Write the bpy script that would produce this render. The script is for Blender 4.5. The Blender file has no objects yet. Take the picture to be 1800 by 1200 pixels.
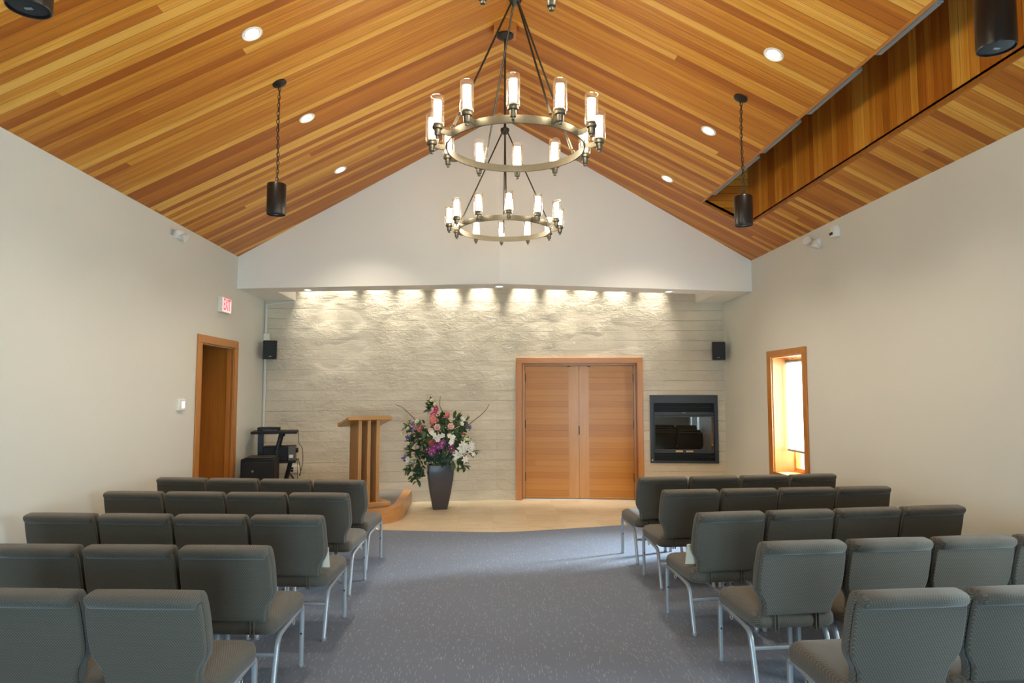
import bpy, bmesh, math, random
from mathutils import Vector, Matrix
R = math.radians
PI = math.pi
random.seed(7)
sc = bpy.context.scene
COL = sc.collection

# ---------------------------------------------------------------- mesh builder
class MB:
    def __init__(s): s.v = []; s.f = []; s.sm = []
    def add(s, verts, faces, smooth=False):
        b = len(s.v); s.v += [tuple(p) for p in verts]
        s.f += [tuple(b + i for i in f) for f in faces]; s.sm += [smooth] * len(faces)
        return s
    def box(s, x0, x1, y0, y1, z0, z1, M=None):
        p = [Vector((x, y, z)) for z in (z0, z1) for y in (y0, y1) for x in (x0, x1)]
        if M: p = [M @ q for q in p]
        return s.add(p, [(0, 2, 3, 1), (4, 5, 7, 6), (0, 1, 5, 4), (2, 6, 7, 3), (0, 4, 6, 2), (1, 3, 7, 5)])
    def prism(s, poly, vec, smooth=False):
        n = len(poly); vec = Vector(vec); a = [Vector(p) for p in poly]; b = [p + vec for p in a]
        s.add(a + b, [tuple(range(n))[::-1], tuple(range(n, 2 * n))])
        k = len(s.v) - 2 * n
        for i in range(n):
            j = (i + 1) % n
            s.f.append((k + i, k + j, k + n + j, k + n + i)); s.sm.append(smooth)
        return s
    def loft(s, rings, cap=True, smooth=True, closed=True):
        n = len(rings[0]); b = len(s.v)
        for r in rings: s.v += [tuple(p) for p in r]
        m = n if closed else n - 1
        for k in range(len(rings) - 1):
            for i in range(m):
                j = (i + 1) % n
                s.f.append((b + k * n + i, b + k * n + j, b + (k + 1) * n + j, b + (k + 1) * n + i)); s.sm.append(smooth)
        if cap:
            s.f.append(tuple(b + i for i in range(n))[::-1]); s.sm.append(False)
            s.f.append(tuple(b + (len(rings) - 1) * n + i for i in range(n))); s.sm.append(False)
        return s
    def strip_caps(s, rings, smooth=True):
        n = len(rings[0]); b = len(s.v) - n * len(rings)
        for k in (0, len(rings) - 1):
            for i in range(n // 2 - 1):
                s.f.append((b + k * n + i, b + k * n + i + 1, b + k * n + n - 2 - i, b + k * n + n - 1 - i)); s.sm.append(smooth)
        return s
    def tube(s, path, r, n=10, section=None, cap=True, closed=False, up=(0, 0, 1)):
        P = [Vector(p) for p in path]; rings = []
        L = len(P)
        rad = r if isinstance(r, (list, tuple)) else [r] * L
        u = None
        for i in range(L):
            if closed: t = P[(i + 1) % L] - P[i - 1]
            else: t = P[min(i + 1, L - 1)] - P[max(i - 1, 0)]
            t.normalize()
            if u is None:
                u = Vector(up); 
                if abs(u.dot(t)) > .95: u = Vector((1, 0, 0))
            u = (u - t * u.dot(t)).normalized(); w = t.cross(u)
            if section: rings.append([P[i] + u * a + w * b for a, b in section])
            else: rings.append([P[i] + (u * math.cos(2 * PI * k / n) + w * math.sin(2 * PI * k / n)) * rad[i] for k in range(n)])
        if closed:
            rings.append(rings[0]); return s.loft(rings, False)
        return s.loft(rings, cap)
    def lathe(s, prof, c=(0, 0, 0), n=24, M=None, cap=True):
        c = Vector(c); rings = []
        for r, z in prof:
            ring = [Vector((r * math.cos(2 * PI * k / n), r * math.sin(2 * PI * k / n), z)) for k in range(n)]
            if M: ring = [M @ q for q in ring]
            rings.append([q + c for q in ring])
        return s.loft(rings, cap)
    def ball(s, c, r, n=10, m=7, sx=1, sy=1, sz=1):
        pr = [(max(1e-4, r * math.sin(PI * i / m)), -r * math.cos(PI * i / m) * sz) for i in range(m + 1)]
        return s.lathe(pr, c, n, Matrix.Diagonal((sx, sy, 1)))
    def build(s, name, mat, parent=None, loc=(0, 0, 0), rotz=0, bevel=0, seg=2, angle=40, clean=False, rot=None):
        me = bpy.data.meshes.new(name); me.from_pydata(s.v, [], s.f); me.update()
        for p, q in zip(me.polygons, s.sm): p.use_smooth = q
        bm = bmesh.new(); bm.from_mesh(me)
        if clean: bmesh.ops.remove_doubles(bm, verts=bm.verts, dist=1e-5)
        bmesh.ops.recalc_face_normals(bm, faces=bm.faces); bm.to_mesh(me); bm.free()
        me.set_sharp_from_angle(angle=R(angle))
        o = bpy.data.objects.new(name, me); COL.objects.link(o)
        o.location = loc; o.rotation_euler = rot if rot else (0, 0, rotz)
        if mat: me.materials.append(mat)
        if parent: o.parent = parent
        if bevel:
            b = o.modifiers.new('bevel', 'BEVEL'); b.width = bevel; b.segments = seg; b.limit_method = 'ANGLE'; b.angle_limit = R(35)
            b.harden_normals = False
        return o

def thing(name, label, cat, loc=(0, 0, 0), rotz=0, group=None):
    o = bpy.data.objects.new(name, None); COL.objects.link(o); o.empty_display_size = .1
    o.location = loc; o.rotation_euler = (0, 0, rotz)
    return tag(o, label, cat, group)
def tag(o, label, cat, group=None, kind=None):
    o['label'] = label; o['category'] = cat
    if group: o['group'] = group
    if kind: o['kind'] = kind
    return o
def struct(o, label=None, cat=None):
    o['kind'] = 'structure'
    if label: o['label'] = label
    if cat: o['category'] = cat
    return o
def copy_tree(o, parent=None):
    c = o.copy(); COL.objects.link(c)
    if parent: c.parent = parent
    for ch in list(o.children): copy_tree(ch, c)
    return c
def rrect(w, h, r, n=4):
    pts = []
    for cx, cy, a0 in ((w / 2 - r, h / 2 - r, 0), (-w / 2 + r, h / 2 - r, 90), (-w / 2 + r, -h / 2 + r, 180), (w / 2 - r, -h / 2 + r, 270)):
        for k in range(n + 1):
            a = R(a0 + 90 * k / n); pts.append((cx + r * math.cos(a), cy + r * math.sin(a)))
    return pts
def inset(poly, d):
    n = len(poly); out = []
    A = sum(poly[i][0] * poly[(i + 1) % n][1] - poly[(i + 1) % n][0] * poly[i][1] for i in range(n))
    sg = 1 if A > 0 else -1
    for i in range(n):
        a, b, c = Vector(poly[i - 1]), Vector(poly[i]), Vector(poly[(i + 1) % n])
        t = ((b - a).normalized() + (c - b).normalized())
        t = t.normalized() if t.length > 1e-6 else (c - b).normalized()
        nrm = Vector((-t.y, t.x)) * sg
        out.append(tuple(b + nrm * d))
    return out
def smooth_path(pts, n=6):
    P = [Vector(p) for p in pts]; out = []
    for i in range(len(P) - 1):
        p0, p1, p2, p3 = P[max(i - 1, 0)], P[i], P[i + 1], P[min(i + 2, len(P) - 1)]
        for k in range(n):
            t = k / n
            out.append(.5 * ((2 * p1) + (p2 - p0) * t + (2 * p0 - 5 * p1 + 4 * p2 - p3) * t * t + (-p0 + 3 * p1 - 3 * p2 + p3) * t ** 3))
    out.append(P[-1]); return out
def panel(u0, u1, v0, v1, holes, t, fn):
    """A slab in (u,v) with rectangular holes; fn(u,v,d) gives the point at depth d."""
    us = sorted({u0, u1} | {h[0] for h in holes} | {h[1] for h in holes}); vs = sorted({v0, v1} | {h[2] for h in holes} | {h[3] for h in holes})
    us = [u for u in us if u0 <= u <= u1]; vs = [v for v in vs if v0 <= v <= v1]
    def solid(i, j):
        if not (0 <= i < len(us) - 1 and 0 <= j < len(vs) - 1): return False
        u, v = (us[i] + us[i + 1]) / 2, (vs[j] + vs[j + 1]) / 2
        return not any(h[0] < u < h[1] and h[2] < v < h[3] for h in holes)
    m = MB()
    for i in range(len(us) - 1):
        for j in range(len(vs) - 1):
            if not solid(i, j): continue
            a, b, c, d = us[i], us[i + 1], vs[j], vs[j + 1]
            m.add([fn(a, c, 0), fn(b, c, 0), fn(b, d, 0), fn(a, d, 0)], [(0, 1, 2, 3)])
            m.add([fn(a, c, t), fn(b, c, t), fn(b, d, t), fn(a, d, t)], [(3, 2, 1, 0)])
            for di, dj, p, q in ((-1, 0, (a, c), (a, d)), (1, 0, (b, c), (b, d)), (0, -1, (a, c), (b, c)), (0, 1, (a, d), (b, d))):
                if not solid(i + di, j + dj):
                    m.add([fn(*p, 0), fn(*q, 0), fn(*q, t), fn(*p, t)], [(0, 1, 2, 3)])
    return m

# ---------------------------------------------------------------- materials
def new_mat(name):
    m = bpy.data.materials.new(name); m.use_nodes = True
    nt = m.node_tree; nt.nodes.clear()
    out = nt.nodes.new('ShaderNodeOutputMaterial'); b = nt.nodes.new('ShaderNodeBsdfPrincipled')
    nt.links.new(b.outputs[0], out.inputs[0])
    return m, nt, b
class NG:
    def __init__(s, nt): s.nt = nt
    def n(s, t, **k):
        o = s.nt.nodes.new(t)
        for a, b in k.items(): setattr(o, a, b)
        return o
    def l(s, a, b): s.nt.links.new(a, b)
    def set(s, sock, v):
        if hasattr(v, 'is_output') or isinstance(v, bpy.types.NodeSocket): s.l(v, sock)
        else: sock.default_value = v
    def math(s, op, a, b=0.0, c=0.0):
        o = s.n('ShaderNodeMath', operation=op); s.set(o.inputs[0], a); s.set(o.inputs[1], b); s.set(o.inputs[2], c); return o.outputs[0]
    def xyz(s):
        t = s.n('ShaderNodeTexCoord'); q = s.n('ShaderNodeSeparateXYZ'); s.l(t.outputs['Object'], q.inputs[0]); return q.outputs
    def comb(s, x, y, z):
        o = s.n('ShaderNodeCombineXYZ'); s.set(o.inputs[0], x); s.set(o.inputs[1], y); s.set(o.inputs[2], z); return o.outputs[0]
    def noise(s, vec, scale=1, detail=3, rough=.5, dist=0):
        o = s.n('ShaderNodeTexNoise'); s.l(vec, o.inputs['Vector']); o.inputs['Scale'].default_value = scale
        o.inputs['Detail'].default_value = detail; o.inputs['Roughness'].default_value = rough; o.inputs['Distortion'].default_value = dist
        return o.outputs['Fac']
    def white(s, vec):
        o = s.n('ShaderNodeTexWhiteNoise', noise_dimensions='3D'); s.l(vec, o.inputs['Vector']); return o.outputs['Value']
    def ramp(s, fac, stops):
        o = s.n('ShaderNodeValToRGB'); s.l(fac, o.inputs[0]); e = o.color_ramp.elements
        while len(e) < len(stops): e.new(.5)
        for k, (p, c) in zip(e, stops): k.position = p; k.color = (*c, 1)
        return o.outputs[0]
    def mix(s, fac, a, b, mode='MIX'):
        o = s.n('ShaderNodeMix', data_type='RGBA', blend_type=mode); s.set(o.inputs[0], fac)
        for i, v in ((6, a), (7, b)):
            if isinstance(v, tuple): o.inputs[i].default_value = (*v, 1) if len(v) == 3 else v
            else: s.l(v, o.inputs[i])
        return o.outputs[2]
    def bump(s, h, strength=.3, dist=.01, normal=None):
        o = s.n('ShaderNodeBump'); s.l(h, o.inputs['Height']); o.inputs['Strength'].default_value = strength; o.inputs['Distance'].default_value = dist
        if normal: s.l(normal, o.inputs['Normal'])
        return o.outputs[0]

def plain(name, col, rough=.5, metal=0, spec=.5, coat=0, emit=None, estr=0, noise=0, nscale=40):
    m, nt, b = new_mat(name); g = NG(nt)
    b.inputs['Base Color'].default_value = (*col, 1); b.inputs['Roughness'].default_value = rough; b.inputs['Metallic'].default_value = metal
    b.inputs['Specular IOR Level'].default_value = spec; b.inputs['Coat Weight'].default_value = coat
    if emit: b.inputs['Emission Color'].default_value = (*emit, 1); b.inputs['Emission Strength'].default_value = estr
    if noise:
        t = g.n('ShaderNodeTexCoord'); f = g.noise(t.outputs['Object'], nscale, 4)
        c = g.mix(f, tuple(x * (1 - noise) for x in col), tuple(min(1, x * (1 + noise)) for x in col)); g.l(c, b.inputs['Base Color'])
        g.l(g.bump(f, .15, .003), b.inputs['Normal'])
    return m

def planks(name, axis, width, lens, grain, cols, rough=.34, gap=.012, shift=0, coat=.15, grainstr=.35, flat=.5):
    """Boards: axis = coordinate across the boards, grain = coordinate along them (0,1,2)."""
    m, nt, b = new_mat(name); g = NG(nt); X = g.xyz()
    a = g.math('ADD', X[axis], shift + 50.0); q = g.math('DIVIDE', a, width); idx = g.math('FLOOR', q); fr = g.math('FRACT', q)
    along = X[grain]
    off = g.white(g.comb(idx, 3.7, 1.3)); seg = g.math('FLOOR', g.math('ADD', g.math('DIVIDE', g.math('ADD', along, 40.0), lens), g.math('MULTIPLY', off, 7.3)))
    rnd = g.white(g.comb(idx, seg, 5.1)); rnd2 = g.white(g.comb(seg, idx, 9.4))
    gv = g.comb(g.math('MULTIPLY', along, 1.4), g.math('MULTIPLY', a, 26.0), g.math('MULTIPLY', rnd2, 31.0))
    gr = g.noise(gv, 1.0, 5, .62, .6)
    gv2 = g.comb(g.math('MULTIPLY', along, .8), g.math('MULTIPLY', a, 90.0), g.math('MULTIPLY', rnd, 17.0))
    gr2 = g.noise(gv2, 1.0, 3, .6)
    gv3 = g.comb(g.math('MULTIPLY', along, .22), g.math('MULTIPLY', a, 1.1 / width), 3.0)
    gr3 = g.noise(gv3, 1.0, 2, .5)
    val = g.math('ADD', g.math('MULTIPLY', rnd, flat * 1.6), g.math('MULTIPLY', g.math('SUBTRACT', gr, .5), grainstr * 1.6))
    val = g.math('ADD', val, g.math('MULTIPLY', g.math('SUBTRACT', gr3, .5), flat * 1.1))
    val = g.math('ADD', val, g.math('MULTIPLY', g.math('SUBTRACT', gr2, .5), grainstr))
    col = g.ramp(val, [(i / (len(cols) - 1), c) for i, c in enumerate(cols)])
    edge = g.math('MINIMUM', fr, g.math('SUBTRACT', 1.0, fr))
    line = g.math('SMOOTH_MIN', g.math('DIVIDE', edge, gap / width * .5 + 1e-5), 1.0, .2)
    line = g.math('MAXIMUM', g.math('MINIMUM', line, 1.0), 0.0)
    col = g.mix(line, (.10, .04, .012), col)
    g.l(col, b.inputs['Base Color'])
    b.inputs['Roughness'].default_value = rough; b.inputs['Coat Weight'].default_value = coat; b.inputs['Coat Roughness'].default_value = .25; b.inputs['Specular IOR Level'].default_value = .32
    h = g.math('ADD', line, g.math('MULTIPLY', gr, .12))
    g.l(g.bump(h, .35, .004), b.inputs['Normal'])
    return m
def wood(name, grain, c1, c2, rough=.36, scale=1.0, coat=.2):
    m, nt, b = new_mat(name); g = NG(nt); X = g.xyz()
    s = [26.0 * scale] * 3; s[grain] = 1.3 * scale
    v = g.comb(*[g.math('MULTIPLY', X[i], s[i]) for i in range(3)])
    f = g.noise(v, 1.0, 5, .6, .8)
    s2 = [110.0 * scale] * 3; s2[grain] = 1.5
    f2 = g.noise(g.comb(*[g.math('MULTIPLY', X[i], s2[i]) for i in range(3)]), 1.0, 2)
    val = g.math('ADD', g.math('MULTIPLY', f, .75), g.math('MULTIPLY', f2, .25))
    g.l(g.ramp(val, [(.3, c1), (.7, c2)]), b.inputs['Base Color'])
    b.inputs['Roughness'].default_value = rough; b.inputs['Coat Weight'].default_value = coat; b.inputs['Coat Roughness'].default_value = .2
    g.l(g.bump(val, .06, .002), b.inputs['Normal'])
    return m

def paint_mat(name, col):
    m, nt, b = new_mat(name); g = NG(nt); t = g.n('ShaderNodeTexCoord')
    f = g.noise(t.outputs['Object'], 160, 3)
    b.inputs['Base Color'].default_value = (*col, 1); b.inputs['Roughness'].default_value = .62; b.inputs['Specular IOR Level'].default_value = .3
    g.l(g.bump(f, .06, .002), b.inputs['Normal'])
    return m

def stone_mat():
    m, nt, b = new_mat('split_face_stone'); g = NG(nt); X = g.xyz()
    hgt = .157
    q = g.math('DIVIDE', X[2], hgt); row = g.math('FLOOR', q); fr = g.math('FRACT', q)
    uo = g.white(g.comb(row, 2.2, .7))
    uq = g.math('ADD', g.math('DIVIDE', g.math('ADD', X[0], 30.0), .61), g.math('MULTIPLY', uo, 5.0)); blk = g.math('FLOOR', uq); fu = g.math('FRACT', uq)
    rnd = g.white(g.comb(row, blk, 4.4)); rnd2 = g.white(g.comb(blk, row, 8.8))
    pos = g.comb(X[0], g.math('MULTIPLY', rnd, .6), g.math('MULTIPLY', X[2], 1.7))
    big = g.noise(pos, 5.5, 6, .62, .5)
    fine = g.noise(g.comb(g.math('MULTIPLY', X[0], 1.0), rnd2, g.math('MULTIPLY', X[2], 1.6)), 20, 6, .72, .5)
    patch = g.noise(g.comb(X[0], 1.0, g.math('MULTIPLY', X[2], 1.4)), 1.3, 2, .5)
    amp = g.math('MULTIPLY', g.math('SUBTRACT', patch, .33), 2.6)
    amp = g.math('MAXIMUM', g.math('MINIMUM', amp, 1.0), .12)
    eh = g.math('MINIMUM', fr, g.math('SUBTRACT', 1.0, fr)); j = g.math('MINIMUM', g.math('DIVIDE', eh, .022), 1.0)
    h = g.math('MULTIPLY', g.math('ADD', g.math('MULTIPLY', big, .9), g.math('MULTIPLY', fine, .55)), amp)
    h = g.math('ADD', h, g.math('MULTIPLY', j, .13))
    h = g.math('ADD', h, g.math('MULTIPLY', rnd, .05))
    c = g.mix(g.math('ADD', g.math('MULTIPLY', rnd, .35), g.math('MULTIPLY', big, .6)), (.59, .52, .40), (.71, .64, .505))
    c = g.mix(j, (.46, .40, .305), c)
    g.l(c, b.inputs['Base Color']); b.inputs['Roughness'].default_value = .8; b.inputs['Specular IOR Level'].default_value = .25
    g.l(g.bump(h, 1.0, .045), b.inputs['Normal'])
    return m

def carpet_mat(name, base, streak, k=1.0):
    m, nt, b = new_mat(name); g = NG(nt); X = g.xyz()
    f = g.noise(g.comb(g.math('MULTIPLY', X[0], 320.0), g.math('MULTIPLY', X[1], 130.0), X[2]), 1.0, 2, .6)
    col = g.mix(f, tuple(x * .55 for x in base), tuple(x * 1.45 for x in base))
    for (sx, sy, th, dim) in ((190.0, 12.0, .93, 1.0), (150.0, 17.0, .93, .75)):
        vo = g.n('ShaderNodeTexVoronoi', voronoi_dimensions='2D', feature='F1'); g.l(g.comb(g.math('MULTIPLY', X[0], sx), g.math('MULTIPLY', X[1], sy), 0.0), vo.inputs['Vector'])
        vo.inputs['Scale'].default_value = 1.0
        q = g.n('ShaderNodeSeparateColor'); g.l(vo.outputs['Color'], q.inputs[0])
        dx = g.math('LESS_THAN', vo.outputs['Distance'], .30); pick = g.math('GREATER_THAN', q.outputs[0], th)
        col = g.mix(g.math('MULTIPLY', g.math('MULTIPLY', dx, pick), .75 * dim * k), col, streak)
    big = g.noise(g.comb(X[0], X[1], 0.0), .9, 2)
    col = g.mix(.25, col, g.mix(big, tuple(x * .8 for x in base), tuple(x * 1.2 for x in base)))
    g.l(col, b.inputs['Base Color']); b.inputs['Roughness'].default_value = .9; b.inputs['Specular IOR Level'].default_value = .2
    b.inputs['Sheen Weight'].default_value = .15
    g.l(g.bump(f, .4, .004), b.inputs['Normal'])
    return m

def tile_mat():
    m, nt, b = new_mat('travertine_tile'); g = NG(nt); X = g.xyz(); w = .46
    qx = g.math('DIVIDE', g.math('ADD', X[0], 20.12), w); qy = g.math('DIVIDE', X[1], w)
    ix, iy = g.math('FLOOR', qx), g.math('FLOOR', qy); fx, fy = g.math('FRACT', qx), g.math('FRACT', qy)
    rnd = g.white(g.comb(ix, iy, 1.0))
    n = g.noise(g.comb(g.math('MULTIPLY', X[0], 1.0), g.math('MULTIPLY', X[1], 3.0), g.math('MULTIPLY', rnd, 8.0)), 4, 5, .6, .7)
    c = g.ramp(g.math('ADD', g.math('MULTIPLY', n, .8), g.math('MULTIPLY', rnd, .2)), [(.25, (.44, .35, .225)), (.5, (.57, .48, .335)), (.8, (.66, .575, .42))])
    e = g.math('MINIMUM', g.math('MINIMUM', fx, g.math('SUBTRACT', 1.0, fx)), g.math('MINIMUM', fy, g.math('SUBTRACT', 1.0, fy)))
    gl = g.math('MINIMUM', g.math('DIVIDE', e, .006), 1.0)
    g.l(g.mix(gl, (.47, .39, .27), c), b.inputs['Base Color']); b.inputs['Roughness'].default_value = .38
    g.l(g.bump(gl, .2, .002), b.inputs['Normal'])
    return m

def fabric_mat(name, c1, c2, thread):
    m, nt, b = new_mat(name); g = NG(nt); X = g.xyz()
    s = g.math('ADD', X[2], g.math('MULTIPLY', X[1], .5)); k = 2 * PI / .012
    a = g.math('SINE', g.math('MULTIPLY', g.math('ADD', X[0], X[1]), k)); c = g.math('SINE', g.math('MULTIPLY', s, k))
    w = g.math('ADD', g.math('MULTIPLY', g.math('MULTIPLY', a, c), .5), .5)
    t = g.n('ShaderNodeTexCoord'); n = g.noise(t.outputs['Object'], 900, 2)
    col = g.mix(w, c1, c2); pick = g.math('GREATER_THAN', g.math('ADD', w, g.math('MULTIPLY', n, .8)), 1.18)
    col = g.mix(g.math('MULTIPLY', pick, .7), col, thread)
    g.l(col, b.inputs['Base Color']); b.inputs['Roughness'].default_value = .85; b.inputs['Specular IOR Level'].default_value = .2; b.inputs['Sheen Weight'].default_value = .2
    g.l(g.bump(g.math('ADD', w, g.math('MULTIPLY', n, .5)), .35, .0025), b.inputs['Normal'])
    return m

def glass_mat(name, tint=(1, 1, 1), refl=.12, rough=.0, haze=0):
    m = bpy.data.materials.new(name); m.use_nodes = True; nt = m.node_tree; nt.nodes.clear(); g = NG(nt)
    out = g.n('ShaderNodeOutputMaterial'); tr = g.n('ShaderNodeBsdfTransparent'); gl = g.n('ShaderNodeBsdfGlossy'); mx = g.n('ShaderNodeMixShader'); fr = g.n('ShaderNodeLayerWeight')
    tr.inputs[0].default_value = (*tint, 1); gl.inputs[0].default_value = (1, 1, 1, 1); gl.inputs['Roughness'].default_value = rough
    fr.inputs[0].default_value = .35
    last = mx
    f = g.math('MINIMUM', g.math('ADD', g.math('MULTIPLY', fr.outputs['Facing'], .45), refl), 1.0)
    g.l(f, mx.inputs[0]); g.l(tr.outputs[0], mx.inputs[1]); g.l(gl.outputs[0], mx.inputs[2])
    if haze:
        d_ = g.n('ShaderNodeBsdfTranslucent'); m2 = g.n('ShaderNodeMixShader'); m2.inputs[0].default_value = haze
        g.l(mx.outputs[0], m2.inputs[1]); g.l(d_.outputs[0], m2.inputs[2]); last = m2
    g.l(last.outputs[0], out.inputs[0])
    return m
def emit_mat(name, col, s):
    m = bpy.data.materials.new(name); m.use_nodes = True; nt = m.node_tree; nt.nodes.clear(); g = NG(nt)
    out = g.n('ShaderNodeOutputMaterial'); e = g.n('ShaderNodeEmission'); e.inputs[0].default_value = (*col, 1); e.inputs[1].default_value = s
    g.l(e.outputs[0], out.inputs[0]); return m
def blind_mat():
    m = bpy.data.materials.new('roller_blind_cloth'); m.use_nodes = True; nt = m.node_tree; nt.nodes.clear(); g = NG(nt)
    out = g.n('ShaderNodeOutputMaterial'); d = g.n('ShaderNodeBsdfDiffuse'); t = g.n('ShaderNodeBsdfTranslucent'); mx = g.n('ShaderNodeMixShader')
    d.inputs[0].default_value = (.8, .8, .8, 1); t.inputs[0].default_value = (.85, .86, .88, 1); mx.inputs[0].default_value = .6
    g.l(d.outputs[0], mx.inputs[1]); g.l(t.outputs[0], mx.inputs[2]); g.l(mx.outputs[0], out.inputs[0]); return m

CEDAR = [(.35, .096, .009), (.43, .135, .013), (.52, .19, .020), (.65, .29, .036), (.77, .42, .085)]
M = {}
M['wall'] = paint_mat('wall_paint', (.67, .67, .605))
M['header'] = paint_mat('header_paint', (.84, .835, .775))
M['ceil'] = planks('cedar_ceiling_boards', 1, .089, 9.0, 0, CEDAR, rough=.42, coat=.04, flat=.64, gap=.006, grainstr=.5)
M['recess'] = planks('cedar_recess_boards', 1, .092, 9.0, 2, CEDAR, rough=.3, gap=.007, grainstr=.5)
M['recess_end'] = planks('cedar_recess_end_boards', 2, .092, 9.0, 0, CEDAR[1:], rough=.3)
M['stone'] = stone_mat()
M['carpet'] = carpet_mat('grey_carpet', (.120, .150, .212), (.42, .45, .49))
M['dais_carpet'] = carpet_mat('dais_carpet', (.20, .19, .18), (.34, .33, .31), .6)
M['tile'] = tile_mat()
M['fir_z'] = wood('fir_upright', 2, (.40, .135, .018), (.53, .215, .04), coat=.08)
M['fir_x'] = wood('fir_level', 0, (.40, .135, .018), (.53, .215, .04), coat=.08)
M['fir_y'] = wood('fir_crosswise', 1, (.40, .135, .018), (.53, .215, .04), coat=.08)
M['fir_pale'] = wood('fir_pale_frame', 2, (.50, .21, .05), (.60, .29, .085), coat=.08)
M['door_boards'] = planks('fir_door_boards', 2, .0945, 9.0, 0, [(.50, .19, .024), (.55, .225, .032), (.59, .255, .042), (.64, .30, .06)], rough=.36, coat=.08, gap=.003, shift=.04, grainstr=.35, flat=.35)
M['door_stile'] = wood('fir_door_stile', 2, (.55, .225, .035), (.63, .29, .055), rough=.36, coat=.08)
M['slab'] = wood('stained_door_slab', 2, (.30, .10, .012), (.41, .155, .022), rough=.26, coat=.25)
M['oak_z'] = wood('oak_upright', 2, (.42, .20, .055), (.56, .30, .10))
M['oak_x'] = wood('oak_level', 0, (.42, .20, .055), (.56, .30, .10))
M['oak_front'] = wood('oak_bent_front', 0, (.45, .19, .05), (.58, .28, .09))
M['fabric'] = fabric_mat('woven_grey_fabric', (.068, .060, .045), (.100, .090, .070), (.19, .175, .145))
M['frame'] = plain('grey_enamel_frame', (.36, .37, .38), .38, .35, noise=.12, nscale=300)
M['black'] = plain('black_plastic', (.010, .010, .011), .55, spec=.3)
M['black_satin'] = plain('black_satin_metal', (.010, .007, .006), .3, spec=.3)
M['charcoal'] = plain('charcoal_metal', (.022, .025, .027), .45)
M['gap'] = plain('louvre_black', (.006, .006, .006), .6)
M['grille'] = plain('speaker_grille', (.010, .011, .014), .7, noise=.4, nscale=700)
M['speaker_wood'] = plain('dark_vinyl_case', (.035, .024, .022), .4)
M['bronze'] = plain('antique_bronze', (.135, .118, .085), .42, .8, noise=.15, nscale=60)
M['dark_bronze'] = plain('dark_bronze', (.045, .038, .03), .42, .7)
M['white'] = plain('white_plastic', (.78, .78, .76), .4)
M['white_paint'] = plain('white_enamel', (.74, .73, .68), .45)
M['steel'] = plain('brushed_steel', (.62, .62, .62), .3, .9)
M['alu'] = plain('grey_aluminium', (.24, .255, .27), .45, .2)
M['chrome'] = plain('lamp_reflector', (.85, .86, .88), .08, 1)
M['glass'] = glass_mat('clear_glass', (.97, .98, .97), .05)
M['lampglass'] = glass_mat('lamp_glass', (.98, .98, .96), .035, 0, .006)
M['fireglass'] = glass_mat('dark_fire_glass', (.25, .25, .25), .14)
M['bulb'] = emit_mat('lit_frosted_glass', (1, .86, .65), 48.0)
M['down'] = emit_mat('lit_downlight', (1, .92, .82), 4.0)
M['down2'] = emit_mat('lit_soffit_downlight', (1, .92, .80), 5.0)
M['blind'] = blind_mat()
M['screen'] = plain('lit_thermostat_screen', (.3, .3, .6), .3, emit=(.62, .66, 1.0), estr=.9)
M['exit'] = plain('lit_exit_letters', (.8, .02, .04), .4, emit=(1, .05, .10), estr=.9)
M['exit_face'] = plain('lit_exit_face', (.8, .55, .55), .4, emit=(1, .62, .62), estr=.55)
M['vase'] = plain('dark_grey_vase', (.060, .052, .055), .32, noise=.2, nscale=6)
M['tan'] = plain('tan_handle', (.45, .28, .13), .4)
M['paper'] = plain('cream_paper', (.78, .70, .54), .7)
M['cable'] = plain('black_cable', (.015, .013, .012), .5)
M['leaf'] = plain('green_leaf', (.060, .110, .042), .5, noise=.5, nscale=18)
M['leaf2'] = plain('blue_green_leaf', (.050, .105, .070), .55, noise=.4, nscale=25)
for k, c in dict(coral=(.90, .33, .28), white=(.80, .79, .70), cream=(.80, .79, .48), purple=(.105, .008, .072), plum=(.21, .025, .15), magenta=(.62, .04, .22), iris=(.20, .16, .48), blush=(.80, .62, .55), rosecore=(.78, .30, .26), twig=(.16, .055, .03), pinkred=(.72, .16, .14)).items():
    M[k] = plain(k + '_petal', c, .6, noise=.6 if k == 'purple' else .2, nscale=45)
M['grey_box'] = plain('grey_projector_case', (.10, .095, .085), .5)

# ---------------------------------------------------------------- room
XL, XR, XC = -3.36, 3.75, .195
EZ, RZ, SL = 3.548, 5.34, .504
YB = -3.2
SOF = 3.11
def slope_z(x): return RZ - SL * abs(x - XC)
def hdr_y(x): return 8.794 + .158 * abs(x - XC)
def stone_y(x): return 10.98 - .1266 * abs(x - XC)

# carpet and tiles
cedge = [(XL, 9.00), (-1.38, 8.70), (-.6, 8.582), (-.1, 8.512), (.16, 8.493), (.4, 8.51), (1.0, 8.66), (1.87, 8.885), (XR, 9.32)]
struct(MB().prism([(XL - .5, YB, -.1), (XR + .5, YB, -.1), (XR + .5, 9.32, -.1)] + [(x, y, -.1) for x, y in cedge[::-1]] + [(XL - .5, 9.0, -.1)], (0, 0, .1)).build('floor', M['carpet']), 'grey flecked carpet running between the chairs up to the tiled front', 'carpet')
struct(MB().prism([(x, y, -.1) for x, y in cedge] + [(XR, 11.4, -.1), (XL, 11.4, -.1)], (0, 0, .101)).build('floor_front', M['tile']), 'beige travertine tile floor in front of the stone wall', 'tile floor')

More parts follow.
